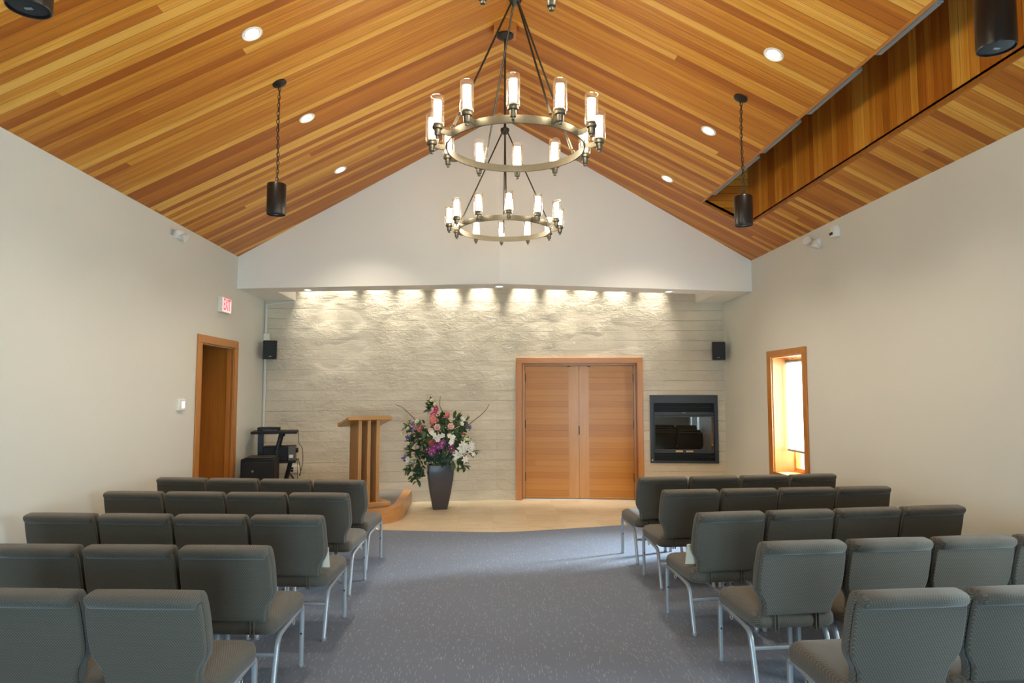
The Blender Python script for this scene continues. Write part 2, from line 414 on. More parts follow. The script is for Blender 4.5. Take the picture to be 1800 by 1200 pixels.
# side walls
SW = [(2.35, 3.35, .62, 2.3), (-1.6, -.6, .62, 2.3)]
DY0, DY1, DZ = 8.235, 9.300, 2.295
WY0, WY1, WZ0, WZ1 = 7.885, 8.755, .675, 2.165
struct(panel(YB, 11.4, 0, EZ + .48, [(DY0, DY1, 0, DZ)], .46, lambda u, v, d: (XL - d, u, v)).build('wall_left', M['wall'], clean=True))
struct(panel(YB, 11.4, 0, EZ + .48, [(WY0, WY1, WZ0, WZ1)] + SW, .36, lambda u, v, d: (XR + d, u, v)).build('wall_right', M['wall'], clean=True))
# rear wall behind the camera with a glazed entrance opening at the aisle
RW = [(-.75, 1.15, .06, 2.15)]
rw = panel(XL - .3, XR + .3, 0, EZ, RW, .25, lambda u, v, d: (u, YB - d, v))
rw.prism([(XL - .3, YB, EZ), (XR + .3, YB, EZ), (XC, YB, RZ + .2)], (0, -.25, 0))
struct(rw.build('wall_rear', M['wall'], clean=True))
for i, (a, b, c, d) in enumerate(RW):
    fr = MB()
    for x in (a, (a + b) / 2 - .03, b - .06): fr.box(x, x + .06, YB - .16, YB - .09, c, d)
    for z in (c, d - .06): fr.box(a, b, YB - .16, YB - .09, z, z + .06)
    w = struct(fr.build('window_%d' % (i + 2), M['fir_z']))
    MB().box(a + .06, b - .06, YB - .13, YB - .122, c + .06, d - .06).build('pane', M['glass'], w)
for i, (a, b, c, d) in enumerate(SW):
    fr = MB()
    for y in (a, b - .06): fr.box(XR + .2, XR + .27, y, y + .06, c, d)
    for z in (c, d - .06): fr.box(XR + .2, XR + .27, a + .06, b - .06, z, z + .06)
    w = struct(fr.build('window_%d' % (i + 5), M['fir_z']))
    MB().box(XR + .232, XR + .24, a + .06, b - .06, c + .06, d - .06).build('pane', M['glass'], w)
# ceiling slopes
OX0, OX1, OY1, OY0 = 2.722, 3.300, 8.28, 2.6
struct(MB().prism([(XC, YB - .3, RZ), (XL - .3, YB - .3, slope_z(XL - .3)), (XL - .3, YB - .3, slope_z(XL - .3) + .15), (XC, YB - .3, RZ + .15)], (0, 14.5, 0)).build('ceiling_left', M['ceil']))
def slope_fn(u, v, d): return (u, v, slope_z(u) + d)
struct(panel(XC, XR + .3, YB - .3, 11.2, [(OX0, OX1, OY0, OY1)], .06, slope_fn).build('ceiling_right', M['ceil'], clean=True), 'sloping cedar board ceiling on the window side', 'ceiling')
# the boarded light recess in the right-hand slope
TZ = 4.85
r = MB(); r.box(OX1, OX1 + .04, OY0 - .05, OY1 + .05, slope_z(OX1) + .055 - .0, TZ)
r.add([(OX1, OY0, slope_z(OX1)), (OX1, OY1, slope_z(OX1)), (OX1, OY1, slope_z(OX1) + .06), (OX1, OY0, slope_z(OX1) + .06)], [(0, 1, 2, 3)])
r.box(OX0 - .04, OX1 + .04, OY0 - .05, OY1 + .05, TZ, TZ + .04)
struct(r.build('ceiling_recess', M['recess']), 'upright cedar boards lining the long recess in the right ceiling slope', 'ceiling recess')
r = MB()
for y in (OY1, OY0 - .04): r.prism([(OX0, y, slope_z(OX0)), (OX1, y, slope_z(OX1)), (OX1, y, TZ), (OX0, y, TZ)], (0, .04, 0))
struct(r.build('trim_1', M['recess_end']), 'cedar boards closing the end of the ceiling recess', 'ceiling recess')
r = MB(); r.prism([(OX0 - .018, OY0, slope_z(OX0 - .018) - .003), (OX0, OY0, slope_z(OX0) - .003), (OX0, OY0, TZ), (OX0 - .018, OY0, TZ)], (0, OY1 - OY0, 0))
struct(r.build('trim_2', M['fir_y']), 'fir lip along the upper edge of the ceiling recess', 'trim')
e = MB()
for x0, x1 in ((OX1 - .010, OX1 + .004),):
    e.prism([(x0, OY0, slope_z(x0) - .003), (x1, OY0, slope_z(x1) - .003), (x1, OY0, slope_z(x1) + .03), (x0, OY0, slope_z(x0) + .03)], (0, OY1 - OY0, 0))
e.prism([(OX0, OY1 - .014, slope_z(OX0) - .006), (OX1, OY1 - .014, slope_z(OX1) - .006), (OX1, OY1 - .014, slope_z(OX1) + .02), (OX0, OY1 - .014, slope_z(OX0) + .02)], (0, .02, 0))
struct(e.build('trim_3', M['slab']), 'thin dark fir bead along the lower edge of the ceiling recess', 'trim')
# strip lights under the upper lip of the recess
for k, (a, b, lab) in enumerate([(6.62, 7.95, 'farthest slim grey strip light under the ceiling recess lip, above the hanging speaker'), (5.72, 6.50, 'second slim grey strip light from the far end of the ceiling recess'),
                                 (4.75, 5.55, 'third slim grey strip light from the far end of the ceiling recess'), (3.86, 4.52, 'nearest slim grey strip light in the ceiling recess, at the top of the photo')]):
    t = thing('strip_light', lab, 'strip light', (OX0, a, slope_z(OX0)), 0, 'strip lights in the ceiling recess')
    MB().box(.001, .05, 0, b - a, .0, .028).build('housing', M['alu'], t, bevel=.003)
    MB().box(.012, .045, .02, b - a - .02, -.006, .0).build('diffuser', M['alu'], t, bevel=.002)

# header wall, soffit and alcove
BD = .385
hm = MB()
for x in (XL, XR):
    xo = x + (-.1 if x < 0 else .1)
    hm.prism([(xo, hdr_y(xo) + BD + .001, 3.4), (XC, hdr_y(XC) + BD + .001, 3.4), (XC, hdr_y(XC) + BD + .001, 4.02), (xo, hdr_y(xo) + BD + .001, 4.02)], (0, .02, 0))
    hm.prism([(xo, hdr_y(xo), SOF), (XC, hdr_y(XC), SOF), (XC, hdr_y(XC), RZ + .1), (xo, hdr_y(xo), slope_z(xo) + .1)], (0, BD, 0))
struct(hm.build('wall_header', M['header'], clean=False), 'white gable wall above the alcove opening, angled forward at its centre', 'wall')
for nm, x0, x1 in (('ceiling_soffit_left', XL, -2.91), ('ceiling_soffit_right', 3.328, XR)):
    s = MB(); s.prism([(x0, hdr_y(x0) + BD, SOF - .002), (x1, hdr_y(x1) + BD, SOF - .002), (x1, 11.2, SOF - .002), (x0, 11.2, SOF - .002)], (0, 0, .84))
    struct(s.build(nm, M['header']))
struct(MB().prism([(XL, 9.5, 3.95), (XC, 9.0, 3.95), (XR, 9.5, 3.95), (XR, 11.35, 3.95), (XL, 11.35, 3.95)], (0, 0, .06)).build('ceiling_alcove', M['header']))
# stone wall in two wings
ANG = math.atan(.1266); CA = math.cos(ANG)
def uw(x): return (x - XC) / CA
ODU0, ODU1, ODZ = uw(.595), uw(2.415), 2.165
FU0, FU1, FZ0, FZ1 = uw(2.600), uw(3.634), .602, 1.658
struct(panel(-3.75, 0, 0, 3.98, [], .25, lambda u, v, d: (u, d, v)).build('wall_front_left', M['stone'], loc=(XC, 10.98, 0), rotz=ANG, clean=True), 'rough beige stone wall wing behind the lectern', 'stone wall')
struct(panel(0, 3.75, 0, 3.98, [(ODU0, ODU1, 0, ODZ), (FU0 + .03, FU1 - .03, FZ0 + .03, FZ1 - .03)], .25, lambda u, v, d: (u, d, v)).build('wall_front_right', M['stone'], loc=(XC, 10.98, 0), rotz=-ANG, clean=True), 'rough beige stone wall wing holding double doors and fireplace', 'stone wall')
struct(MB().box(XL, XR, 11.35, 11.4, -.1, 4.0).build('wall_front_backing', M['header']))

# ---------------------------------------------------------------- double door
d = thing('door_1', 'fir double doors with level boards and broad casing in the stone wall', 'door', (XC, 10.98, 0), -ANG); d['kind'] = 'structure'
cw = .085
c = MB()
for a, b in ((ODU0 - cw, ODU0 + .004), (ODU1 - .004, ODU1 + cw)): c.box(a, b, -.035, .0, .0, ODZ + .0)
c.build('casing', M['fir_z'], d, bevel=.004)
MB().box(ODU0 - cw, ODU1 + cw, -.035, .0, ODZ - .004, ODZ + cw).build('head_casing', M['fir_x'], d, bevel=.004)
j = MB()
for a, b in ((ODU0 + .001, ODU0 + .012), (ODU1 - .012, ODU1 - .001)): j.box(a, b, .001, .24, 0, ODZ - .001)
j.box(ODU0 + .012, ODU1 - .012, .001, .24, ODZ - .012, ODZ - .001)
j.build('jamb', M['slab'], d)
j = MB()
for a, b in ((ODU0 + .012, ODU0 + .048), (ODU1 - .048, ODU1 - .012)): j.box(a, b, .15, .22, 0, ODZ - .012)
j.box(ODU0 + .048, ODU1 - .048, .15, .22, ODZ - .040, ODZ - .012)
j.build('inner_frame', M['fir_pale'], d, bevel=.003)
mid = (ODU0 + ODU1) / 2; l0, l1, lt = ODU0 + .051, ODU1 - .051, ODZ - .043
for side, (a, b) in enumerate(((l0, mid - .0015), (mid + .0015, l1))):
    sa, sb = (b - .165, b) if side == 0 else (a, a + .155)
    ba, bb = (a, sa) if side == 0 else (sb, b)
    lf = MB().box(ba, bb, .172, .21, .012, lt).build('door_leaf', M['door_boards'], d)
    MB().box(sa, sb, .1705, .21, .012, lt).build('stile', M['door_stile'], lf)
    for z in (.28, 1.12, 1.86):
        x = a - .006 if side == 0 else b - .006
        MB().box(x, x + .012, .158, .172, z, z + .135).build('hinge', M['dark_bronze'], lf, bevel=.003)
    if side == 0:
        MB().box(mid - .008, mid + .008, .160, .174, 1.02, 1.16).build('latch_plate', M['dark_bronze'], lf, bevel=.002)
    xx = sa - .02 if side == 0 else sb - .02
    MB().box(xx, xx + .045, .150, .172, lt - .012, lt + .002).build('stop_catch', M['dark_bronze'], lf)
MB().box(l0, l1, .14, .22, .0005, .008).build('threshold_light_strip', M['steel'], d)  # bright steel strip stands in for light leaking under the leaves

# ---------------------------------------------------------------- left doorway
d2 = thing('door_2', 'deep fir lined doorway with a stained door under the exit sign', 'door', (XL, 0, 0)); d2['kind'] = 'structure'
c = MB(); cw = .125
c.box(0, .02, DY0 - cw, DY0, 0, DZ); c.box(0, .02, DY1, DY1 + cw, 0, DZ); c.box(0, .02, DY0 - cw, DY1 + cw, DZ, DZ + .095)
c.build('casing', M['fir_z'], d2, bevel=.004)
c = MB(); c.box(-.44, -.001, DY0 + .0, DY0 + .018, 0, DZ); c.box(-.44, -.001, DY1 - .018, DY1, 0, DZ); c.box(-.44, -.001, DY0, DY1, DZ - .018, DZ)
c.build('jamb', M['slab'], d2)
c = MB(); c.box(-.075, -.03, DY1 - .032, DY1 - .018, 0, DZ - .018); c.box(-.075, -.03, DY0 + .018, DY0 + .032, 0, DZ - .018)
c.build('door_stop', M['fir_z'], d2)
lf = MB().box(-.44, -.40, DY0 + .02, DY1 - .02, .005, DZ - .02).build('door_leaf', M['slab'], d2)
MB().lathe([(.012, 0), (.012, .04), (.028, .045), (.03, .07), (.02, .085)], (-.40, DY0 + .1, 1.0), 16, Matrix.Rotation(R(90), 4, 'Y')).build('door_knob', M['steel'], lf)

# ---------------------------------------------------------------- right window
w = thing('window_1', 'narrow deep fir window with white roller blind beside the fireplace', 'window', (XR, 0, 0)); w['kind'] = 'structure'
c = MB(); cw = .125
c.box(-.022, 0, WY0 - cw + .03, WY0, WZ0 - .1, WZ1); c.box(-.022, 0, WY1, WY1 + cw, WZ0 - .1, WZ1); c.box(-.022, 0, WY0 - cw + .03, WY1 + cw, WZ1, WZ1 + .075); c.box(-.022, 0, WY0, WY1, WZ0 - .1, WZ0 - .01)
c.build('casing', M['fir_z'], w, bevel=.004)
c = MB(); c.box(0, .34, WY0, WY0 + .016, WZ0, WZ1); c.box(0, .34, WY1 - .016, WY1, WZ0, WZ1); c.box(0, .34, WY0, WY1, WZ1 - .016, WZ1)
c.build('reveal', M['fir_pale'], w)
MB().box(-.03, .34, WY0, WY1, WZ0 - .012, WZ0 + .016).build('sill', M['fir_y'], w, bevel=.004)
c = MB(); fw = .05
for a, b in ((WY0 + .016, WY0 + .016 + fw), (WY1 - .016 - fw, WY1 - .016)): c.box(.25, .32, a, b, WZ0 + .016, WZ1 - .016)
for a, b in ((WZ0 + .016, WZ0 + .016 + fw), (WZ1 - .016 - fw, WZ1 - .016)): c.box(.25, .32, WY0 + .066, WY1 - .066, a, b)
c.build('sash_frame', M['fir_z'], w, bevel=.004)
MB().box(.285, .292, WY0 + .066, WY1 - .066, WZ0 + .066, WZ1 - .066).build('pane', M['glass'], w)
rb = thing('roller_blind', 'white roller blind drawn most of the way down in the window', 'blind', (XR + .19, WY0 + .02, WZ1 - .06))
bw = WY1 - WY0 - .10
MB().tube([(0, .008, -.01), (0, bw + .052, -.01)], .03, 16).build('roller_tube', M['alu'], rb)
MB().box(-.032, -.0305, .02, bw + .03, -1.125, -.01).build('blind_cloth', M['blind'], rb)
MB().box(-.037, -.026, .02, bw + .03, -1.15, -1.122).build('bottom_bar', M['alu'], rb, bevel=.003)

# ---------------------------------------------------------------- fireplace
f = thing('fireplace', 'black built-in gas fireplace with louvres and glass front', 'fireplace', (XC, 10.98, 0), -ANG)
m = panel(FU0, FU1, FZ0, FZ1, [(FU0 + .055, FU1 - .055, FZ0 + .035, FZ1 - .125)], .028, lambda u, v, d: (u, d - .03, v))
m.build('surround', M['charcoal'], f, clean=True)
a, b = FU0 + .056, FU1 - .056
fb = MB(); z0, z1 = FZ0 + .036, FZ1 - .126
fb.box(a, b, .22, .23, z0, z1); fb.box(a, a + .008, .0, .22, z0, z1); fb.box(b - .008, b, .0, .22, z0, z1); fb.box(a + .008, b - .008, 0, .22, z0, z0 + .008); fb.box(a + .008, b - .008, 0, .22, z1 - .008, z1)
fb.build('firebox', M['gap'], f)
def louvres(name, z0, z1, n):
    m = MB(); st = (z1 - z0) / n
    for k in range(n):
        m.prism([(a + .01, -.012, z0 + k * st), (a + .01, .012, z0 + k * st + st * .5), (a + .01, .012, z0 + k * st + st * .62), (a + .01, -.012, z0 + k * st + st * .22)], (b - a - .02, 0, 0))
    o = m.build(name, M['charcoal'], f)
louvres('upper_louvre', 1.395, 1.525, 6); louvres('lower_louvre', .642, .752, 5)
MB().box(a + .009, b - .009, -.016, .008, 1.345, 1.392).build('top_rail', M['charcoal'], f, bevel=.003)
MB().box((a + b) / 2 - .03, (a + b) / 2 + .03, -.019, -.016, 1.378, 1.386).build('badge', M['alu'], f)
gd = panel(a + .009, b - .009, .755, 1.342, [(a + .022, b - .022, .815, 1.315)], .016, lambda u, v, d: (u, d - .012, v)).build('glass_door', M['charcoal'], f, clean=True)
MB().box(a + .022, b - .022, -.004, .0, .815, 1.315).build('fire_glass', M['fireglass'], gd)
for k in (-1, 1):
    cx = (a + b) / 2 + k * .078
    MB().box(cx - .055, cx + .055, -.040, -.016, .772, .797).build('handle', M['tan'], gd, bevel=.005)
MB().lathe([(.012, 0), (.012, .008)], (FU0 + .028, -.031, FZ0 + .045), 12, Matrix.Rotation(R(90), 4, 'X')).build('key_valve', M['steel'], f)
lg = MB()
for x, y, z, r_, rz in ((0, .10, .80, .035, 8), (.1, .15, .86, .03, -14), (-.14, .13, .85, .028, 20)):
    u = Vector((math.cos(R(rz)), math.sin(R(rz)) * .4, .05)) * .22; cc = Vector(((a + b) / 2 + x, y, z))
    lg.tube([cc - u, cc, cc + u], [r_, r_ * 1.1, r_ * .9], 8)
lg.build('ceramic_log', M['grey_box'], f)

# ---------------------------------------------------------------- chairs
def back_outline():
    half = [(.236, .868), (.248, .845), (.256, .78), (.258, .70), (.257, .63), (.252, .595), (.238, .562), (.220, .535), (.209, .505), (.205, .47), (.204, .445)]
    right = smooth_path([(x, z, 0) for x, z in half], 3)
    R_ = [(p.x, p.y) for p in right]
    return R_ + [(-x, z) for x, z in R_[::-1]]
def lean(z): return (.87 - z) * .25
def slab_back(outline, y0, y1, rnd, layers=4, zmax=None, crown=0.0):
    """Cushion from outline in xz, thickness along y, rounded edge."""
    rings = []
    prof = []
    for k in range(layers + 1):
        t = k / layers; an = PI / 2 * t; prof.append((rnd * (1 - math.sin(an)), y0 + rnd * (1 - math.cos(an))))
    for k in range(layers + 1):
        t = k / layers; an = PI / 2 * t; prof.append((rnd * (1 - math.cos(an)), y1 - rnd * (1 - math.sin(an))))
    for ins, y in prof:
        rings.append([(x, y + lean(z), z) for x, z in inset(outline, ins)])
    return MB().loft(rings, cap=False).strip_caps(rings)
def make_chair():
    t = thing('stacking_chair', 'x', 'chair')
    # seat cushion
    out = rrect(.500, .525, .06, 5)
    prof = [(.030, .362), (.010, .364), (.0, .375), (-.004, .40), (-.002, .43), (.006, .448), (.018, .459), (.04, .466), (.08, .471), (.13, .473), (.18, .474), (.215, .474), (.245, .474)]
    rings = []
    for ins, z in prof:
        rings.append([(x, y + .395, z + max(0, min(1, (z - .38) / .06)) * (.012 * (y / .26) - .02 * max(0, (y - .16) / .10) ** 2)) for x, y in rrect(.5 - 2 * ins, .525 - 2 * ins, max(.004, .06 - ins * .4) if ins < .2 else .002, 5)])
    MB().loft(rings).build('seat', M['fabric'], t, angle=60)
    o = back_outline()
    MB.build(slab_back(o, .030, .098, .026), 'backrest', M['fabric'], t, angle=60)
    po = [(x * .985, min(z, .826)) for x, z in o]
    po = [p for i, p in enumerate(po) if i == 0 or (abs(p[0] - po[i - 1][0]) + abs(p[1] - po[i - 1][1])) > 1e-4]
    MB.build(slab_back(po, .004, .034, .011, 3), 'back_panel', M['fabric'], t, angle=60)
    # padded roll along the top edge
    rl = []
    for x, s in ((-.240, .45), (-.236, .8), (-.225, 1), (-.1, 1.03), (.1, 1.03), (.225, 1), (.236, .8), (.240, .45)):
        rl.append([(x, .050 + .074 * s * math.cos(a_) * (1 if math.cos(a_) < 0 else .78), .836 + .037 * s * math.sin(a_) - .012 * math.cos(a_) ** 3 * s * (-1 if math.cos(a_) < 0 else 0) * -1) for a_ in [2 * PI * k / 16 for k in range(16)]])
    MB().loft(rl).build('top_roll', M['fabric'], t, angle=70)
    for sx in (-1, 1):
        X = sx * .236
        sec = rrect(.028, .026, .007, 2)
        fl = MB().tube(smooth_path([(X, .640, .012), (X, .641, .20), (X, .640, .33), (X, .632, .362), (X, .610, .376), (X, .575, .372)], 5), .012, section=sec, up=(0, 1, 0)).build('leg', M['frame'], t)
        MB().lathe([(.015, 0), (.017, .004), (.017, .018), (.012, .022)], (X, .640, 0), 12).build('foot_glide', M['frame'], fl)
        MB().lathe([(.006, 0), (.006, .003), (.003, .004)], (X, .6258, .205), 10, Matrix.Rotation(R(90), 4, 'X')).build('plug', M['black'], fl)
        MB().tube([(X, .575, .3715), (X, .30, .338)], .012, section=sec, up=(0, 0, 1)).build('side_rail', M['frame'], t)
        rl_ = MB().tube(smooth_path([(X, .155, .012), (X, .185, .14), (X, .212, .25), (X, .228, .297), (X, .256, .327), (X, .30, .337)], 5), .012, section=sec, up=(0, 1, 0)).build('leg', M['frame'], t)
        MB().lathe([(.015, 0), (.017, .004), (.017, .018), (.012, .022)], (X, .155, 0), 12).build('foot_glide', M['frame'], rl_)
        bx = sx * .125
        k = MB(); k.box(bx - .014, bx - .005, .122, .138, .352, .46); k.box(bx + .005, bx + .014, .122, .138, .352, .46)
        k.build('back_bracket', M['fabric'], t, bevel=.003)
        hk = [(X + sx * .016, .44 + .018 * math.cos(a_), .338 + .016 * math.sin(a_)) for a_ in [2 * PI * q / 14 for q in range(14)]]
        MB().tube(hk, .0035, 6, closed=True, up=(1, 0, 0)).build('ganging_hook', M['steel'], t)
    MB().tube([(-.236, .206, .232), (.236, .206, .232)], .012, section=rrect(.014, .022, .005, 2), up=(0, 1, 0)).build('stretcher', M['frame'], t)
    MB().box(-.225, .225, .36, .385, .342, .364).build('seat_support', M['charcoal'], t)
    return t
proto = make_chair()
ROWS = [('L', 'front', -1.39, 6.64, 4, 8.5), ('L', 'second', -1.38, 5.80, 4, 5.5), ('L', 'third', -1.35, 4.77, 4, 5.0), ('L', 'fourth', -1.42, 3.84, 3, 4.0), ('L', 'nearest', -1.44, 2.99, 2, 4.5),
        ('R', 'front', 1.78, 6.74, 4, 6.0), ('R', 'second', 1.79, 5.87, 4, 4.5), ('R', 'third', 1.74, 4.77, 4, 7.0), ('R', 'fourth', 1.81, 3.83, 4, 4.8), ('R', 'nearest', 1.82, 2.87, 2, 3.5)]
ORD = ['at the aisle end', 'second from the aisle', 'third from the aisle', 'fourth from the aisle']
chair_at = {}
first = True
for side, rn, x, y, n, ang in ROWS:
    sg = -1 if side == 'L' else 1
    for k in range(n):
        a_ = R(ang) * sg
        px, py = x + sg * .533 * k * math.cos(R(ang)), y + .533 * k * math.sin(R(ang))
        o = proto if first else copy_tree(proto); first = False
        o.location = (px, py, 0); o.rotation_euler = (0, 0, a_)
        wall = 'lectern side' if side == 'L' else 'fireplace side'
        o['label'] = 'grey padded stacking chair %s, %s row on the %s' % (ORD[k], rn, wall)
        o['group'] = 'padded chairs in rows on the %s' % wall
        chair_at[(side, rn, k)] = (px, py, a_)
# cream booklets left leaning on two aisle seats
for key, lab in ((('R', 'third', 0), 'cream booklet leaning on the third-row aisle seat, fireplace side'), (('L', 'third', 0), 'cream booklet leaning on the third-row aisle seat, lectern side')):
    px, py, a_ = chair_at[key]; sg = 1 if key[0] == 'L' else -1
    ox, oy = sg * (.165 if sg < 0 else .150), .258
    wx, wy = px + ox * math.cos(a_) - oy * math.sin(a_), py + ox * math.sin(a_) + oy * math.cos(a_)
    b = MB(); Mx = Matrix.Rotation(R(14), 4, 'X')
    b.box(-.085, .085, -.004, .004, 0, .15, Mx)
    bk = b.build('booklet', M['paper'], loc=(wx, wy, .472), rotz=a_); tag(bk, lab, 'booklet', 'cream booklets on aisle seats')

# ---------------------------------------------------------------- dais and lectern
def dais_outline():
    right = [(-1.118, stone_y(-1.118) - .012), (-1.100, 9.75), (-1.095, 9.52), (-1.112, 9.36), (-1.165, 9.19), (-1.265, 9.05), (-1.41, 8.965), (-1.62, 8.925), (-1.85, 8.915), (-2.08, 8.93), (-2.26, 9.0), (-2.36, 9.14), (-2.40, 9.32)]
    P = [(p.x, p.y) for p in smooth_path([(x, y, 0) for x, y in right], 4)]
    return P + [(-2.42, 9.8), (-2.42, stone_y(-2.42) - .012)]
DO = dais_outline(); DH = .19
DI = inset(DO, .125)
DI = [(x, min(y, stone_y(x) - .014)) for x, y in DI]
DI[0] = (DO[0][0] - .125, DO[0][1] - .02); DI[-1] = (DO[-1][0] + .125, DO[-1][1] - .02)
ds = thing('dais', 'low wooden dais with bent front and grey carpet top, under the lectern', 'platform', (0, 0, .001))
MB().loft([[(x, y, 0) for x, y in DO], [(x, y, DH - .02) for x, y in DO]]).build('riser', M['oak_front'], ds, angle=30)
n_ = len(DO)
tp = MB(); tp.loft([[(x, y, DH - .02) for x, y in DO], [(x, y, DH) for x, y in DO], [(x, y, DH) for x, y in DI], [(x, y, DH - .03) for x, y in DI]], cap=False, smooth=False)
tp.build('border', M['oak_front'], ds)
MB().loft([[(x, y, DH - .019) for x, y in inset(DI, .001)], [(x, y, DH - .004) for x, y in inset(DI, .001)]]).build('carpet_inset', M['dais_carpet'], ds)
LR = R(30)
lec = thing('lectern', 'oak lectern of three upright boards with slanted top', 'lectern', (-1.602, 9.325, DH + .001), LR)
MB().box(-.30, .30, -.20, .24, 0, .062).build('base', M['oak_x'], lec, bevel=.006)
for x in (-.125, 0, .125):
    TOPZ = lambda y: 1.150 - (y + .2) * .245
    zt = 1.16
    MB().add([(x - .024, -.165, .06), (x + .024, -.165, .06), (x + .024, .17, .06), (x - .024, .17, .06), (x - .024, -.165, TOPZ(-.165)), (x + .024, -.165, TOPZ(-.165)), (x + .024, .17, TOPZ(.17)), (x - .024, .17, TOPZ(.17))],
             [(0, 3, 2, 1), (4, 5, 6, 7), (0, 1, 5, 4), (1, 2, 6, 5), (2, 3, 7, 6), (3, 0, 4, 7)]).build('upright', M['oak_z'], lec, bevel=.004)
tm = Matrix.Translation((0, -.215, 1.150)) @ Matrix.Rotation(-math.atan(.245), 4, 'X')
MB().box(-.305, .305, 0, .44, 0, .042, tm).build('desk_top', M['oak_x'], lec, bevel=.004)
MB().box(-.305, .305, .41, .44, .042, .060, tm).build('ledge', M['oak_x'], lec, bevel=.004)

# ---------------------------------------------------------------- vase and flowers
VX, VY = -.645, 10.2
vr = []
for z, h in ((0, .103), (.006, .106), (.25, .150), (.42, .176), (.54, .188), (.58, .186), (.64, .184)):
    vr.append([(x, y, z) for x, y in rrect(2 * h, 2 * h, .02, 3)])
for z, h in ((.640, .165), (.56, .160)): vr.append([(x, y, z) for x, y in rrect(2 * h, 2 * h, .02, 3)])
vz = MB().loft(vr).build('vase', M['vase'], loc=(VX, VY, .001), rotz=R(8), angle=35)
tag(vz, 'tall dark grey tapered square vase on the tiles before the stone wall', 'vase')
fa = thing('flower_arrangement', 'large mixed flower arrangement with twigs in the dark grey vase', 'flowers', (VX, VY, .58))
def fp(zx, zy, dep):
    """A bloom's place, read off the arrangement: offset across, up and forward of the vase centre."""
    px, py = 690 + zx / 7.06, 690 + zy / 7.06
    dy = -dep
    sc_ = (10.2 + dy) / 10.2
    return Vector(((px - 774.5) / 117.0 * sc_, dy, 1.72 + ((893 - py) / 117.0 - 1.72) * sc_ - .58))
rnd = random.Random(5)
def petal(m, c, d, up, L, W, curl=.3, cup=.15):
    d = d.normalized(); s = d.cross(up).normalized(); n = s.cross(d).normalized()
    V = []
    ts = (0, .35, .7, 1.0); ws = (.25, .9, 1.0, .18)
    for t, w in zip(ts, ws):
        base = c + d * (L * t) + n * (L * curl * t * t)
        V += [base - s * W * w / 2 + n * cup * W * w * .5, base, base + s * W * w / 2 + n * cup * W * w * .5]
    F = []
    for i in range(3):
        for j in range(2): F.append((i * 3 + j, i * 3 + j + 1, i * 3 + j + 4, i * 3 + j + 3))
    m.add(V, F, True)
def frame(d):
    d = d.normalized(); a = Vector((0, 0, 1)) if abs(d.z) < .9 else Vector((1, 0, 0))
    u = d.cross(a).normalized(); return d, u, d.cross(u)
def bloom(m, c, d, n, L, W, tilt=.5, curl=.3, ph=0):
    d, u, v = frame(d)
    for k in range(n):
        a = 2 * PI * k / n + ph; q = u * math.cos(a) + v * math.sin(a)
        petal(m, c, q * (1 - tilt) + d * tilt, d, L, W, curl)
def facing(p, k=.35):
    return (Vector((p.x * .9, -.55, (p.z - .3) * .8))).normalized()
def rose(p, r, mat, core=None):
    m = MB(); d = facing(p)
    for n, L, tl, ph in ((6, 1.0, .25, 0), (5, .85, .5, .5), (4, .65, .75, .2)):
        bloom(m, p, d, n, r * L, r * 1.0 * L, tl, .45, ph)
    o = m.build('rose', mat, fa)
    MB().ball(p + d * r * .42, r * .38, 8, 6).build('rose_heart', core or mat, o)
def lily(p, r, mat=None):
    m = MB(); d = facing(p); bloom(m, p, d, 6, r, r * .5, .35, -.25, rnd.random())
    for k in range(4):
        q = Vector((rnd.uniform(-.2, .2), rnd.uniform(-.2, .2), rnd.uniform(-.2, .2))) + d
        m.tube([p, p + q * r * .5], .002, 4)
    m.build('lily', mat or M['white'], fa)
def orchid(p, r, mat):
    m = MB(); d = facing(p); bloom(m, p, d, 5, r, r * .75, .22, -.1, rnd.random() * 6); o = m.build('orchid', mat, fa)
    MB().ball(p + d * r * .15, r * .20, 6, 4).build('throat', M['cream'], o)
def iris(p, r):
    m = MB(); d = facing(p); bloom(m, p, d, 3, r, r * .5, .7, .1, rnd.random() * 6); bloom(m, p, d, 3, r, r * .6, .1, -.5, rnd.random() * 6)
    m.build('iris', M['iris'], fa)
def plume(p, rx, rz, mat, tilt=0):
    m = MB()
    for k in range(60):
        a = rnd.uniform(0, 2 * PI); z = rnd.uniform(-1, 1); q = math.sqrt(1 - z * z)
        c = p + Vector((q * math.cos(a) * rx + z * tilt, q * math.sin(a) * rx, z * rz)); d = Vector((q * math.cos(a), q * math.sin(a), z + .5))
        bloom(m, c - d * .01, d, 4, .026, .018, .4, .2, rnd.random() * 6)
    m.ball(p, rx * .85, 8, 6, sz=rz / rx)
    m.build('celosia_plume', mat, fa)
for zx, zy, dp, rx, rz, tl in ((518, 370, .12, .058, .085, 0), (342, 460, .12, .052, .082, -.02), (672, 305, .08, .048, .045, 0)): plume(fp(zx, zy, dp), rx, rz, M['coral'], tl)
for zx, zy, r_ in ((577, 465, .062), (735, 455, .062)): rose(fp(zx, zy, .30), r_, M['blush'], M['rosecore'])
for zx, zy, r_, mt in ((510, 640, .055, 'pinkred'), (555, 655, .05, 'pinkred'), (500, 500, .05, 'blush'), (885, 535, .03, 'pinkred'), (870, 365, .05, 'white'), (335, 385, .045, 'white'), (160, 530, .04, 'cream'), (228, 470, .035, 'cream'),
                         (240, 835, .058, 'white'), (285, 868, .058, 'white'), (345, 690, .04, 'blush'), (505, 140, .045, 'cream'), (548, 190, .045, 'cream'), (910, 605, .068, 'cream'), (860, 420, .045, 'white')):
    rose(fp(zx, zy, .2 + rnd.uniform(-.05, .1)), r_, M[mt])
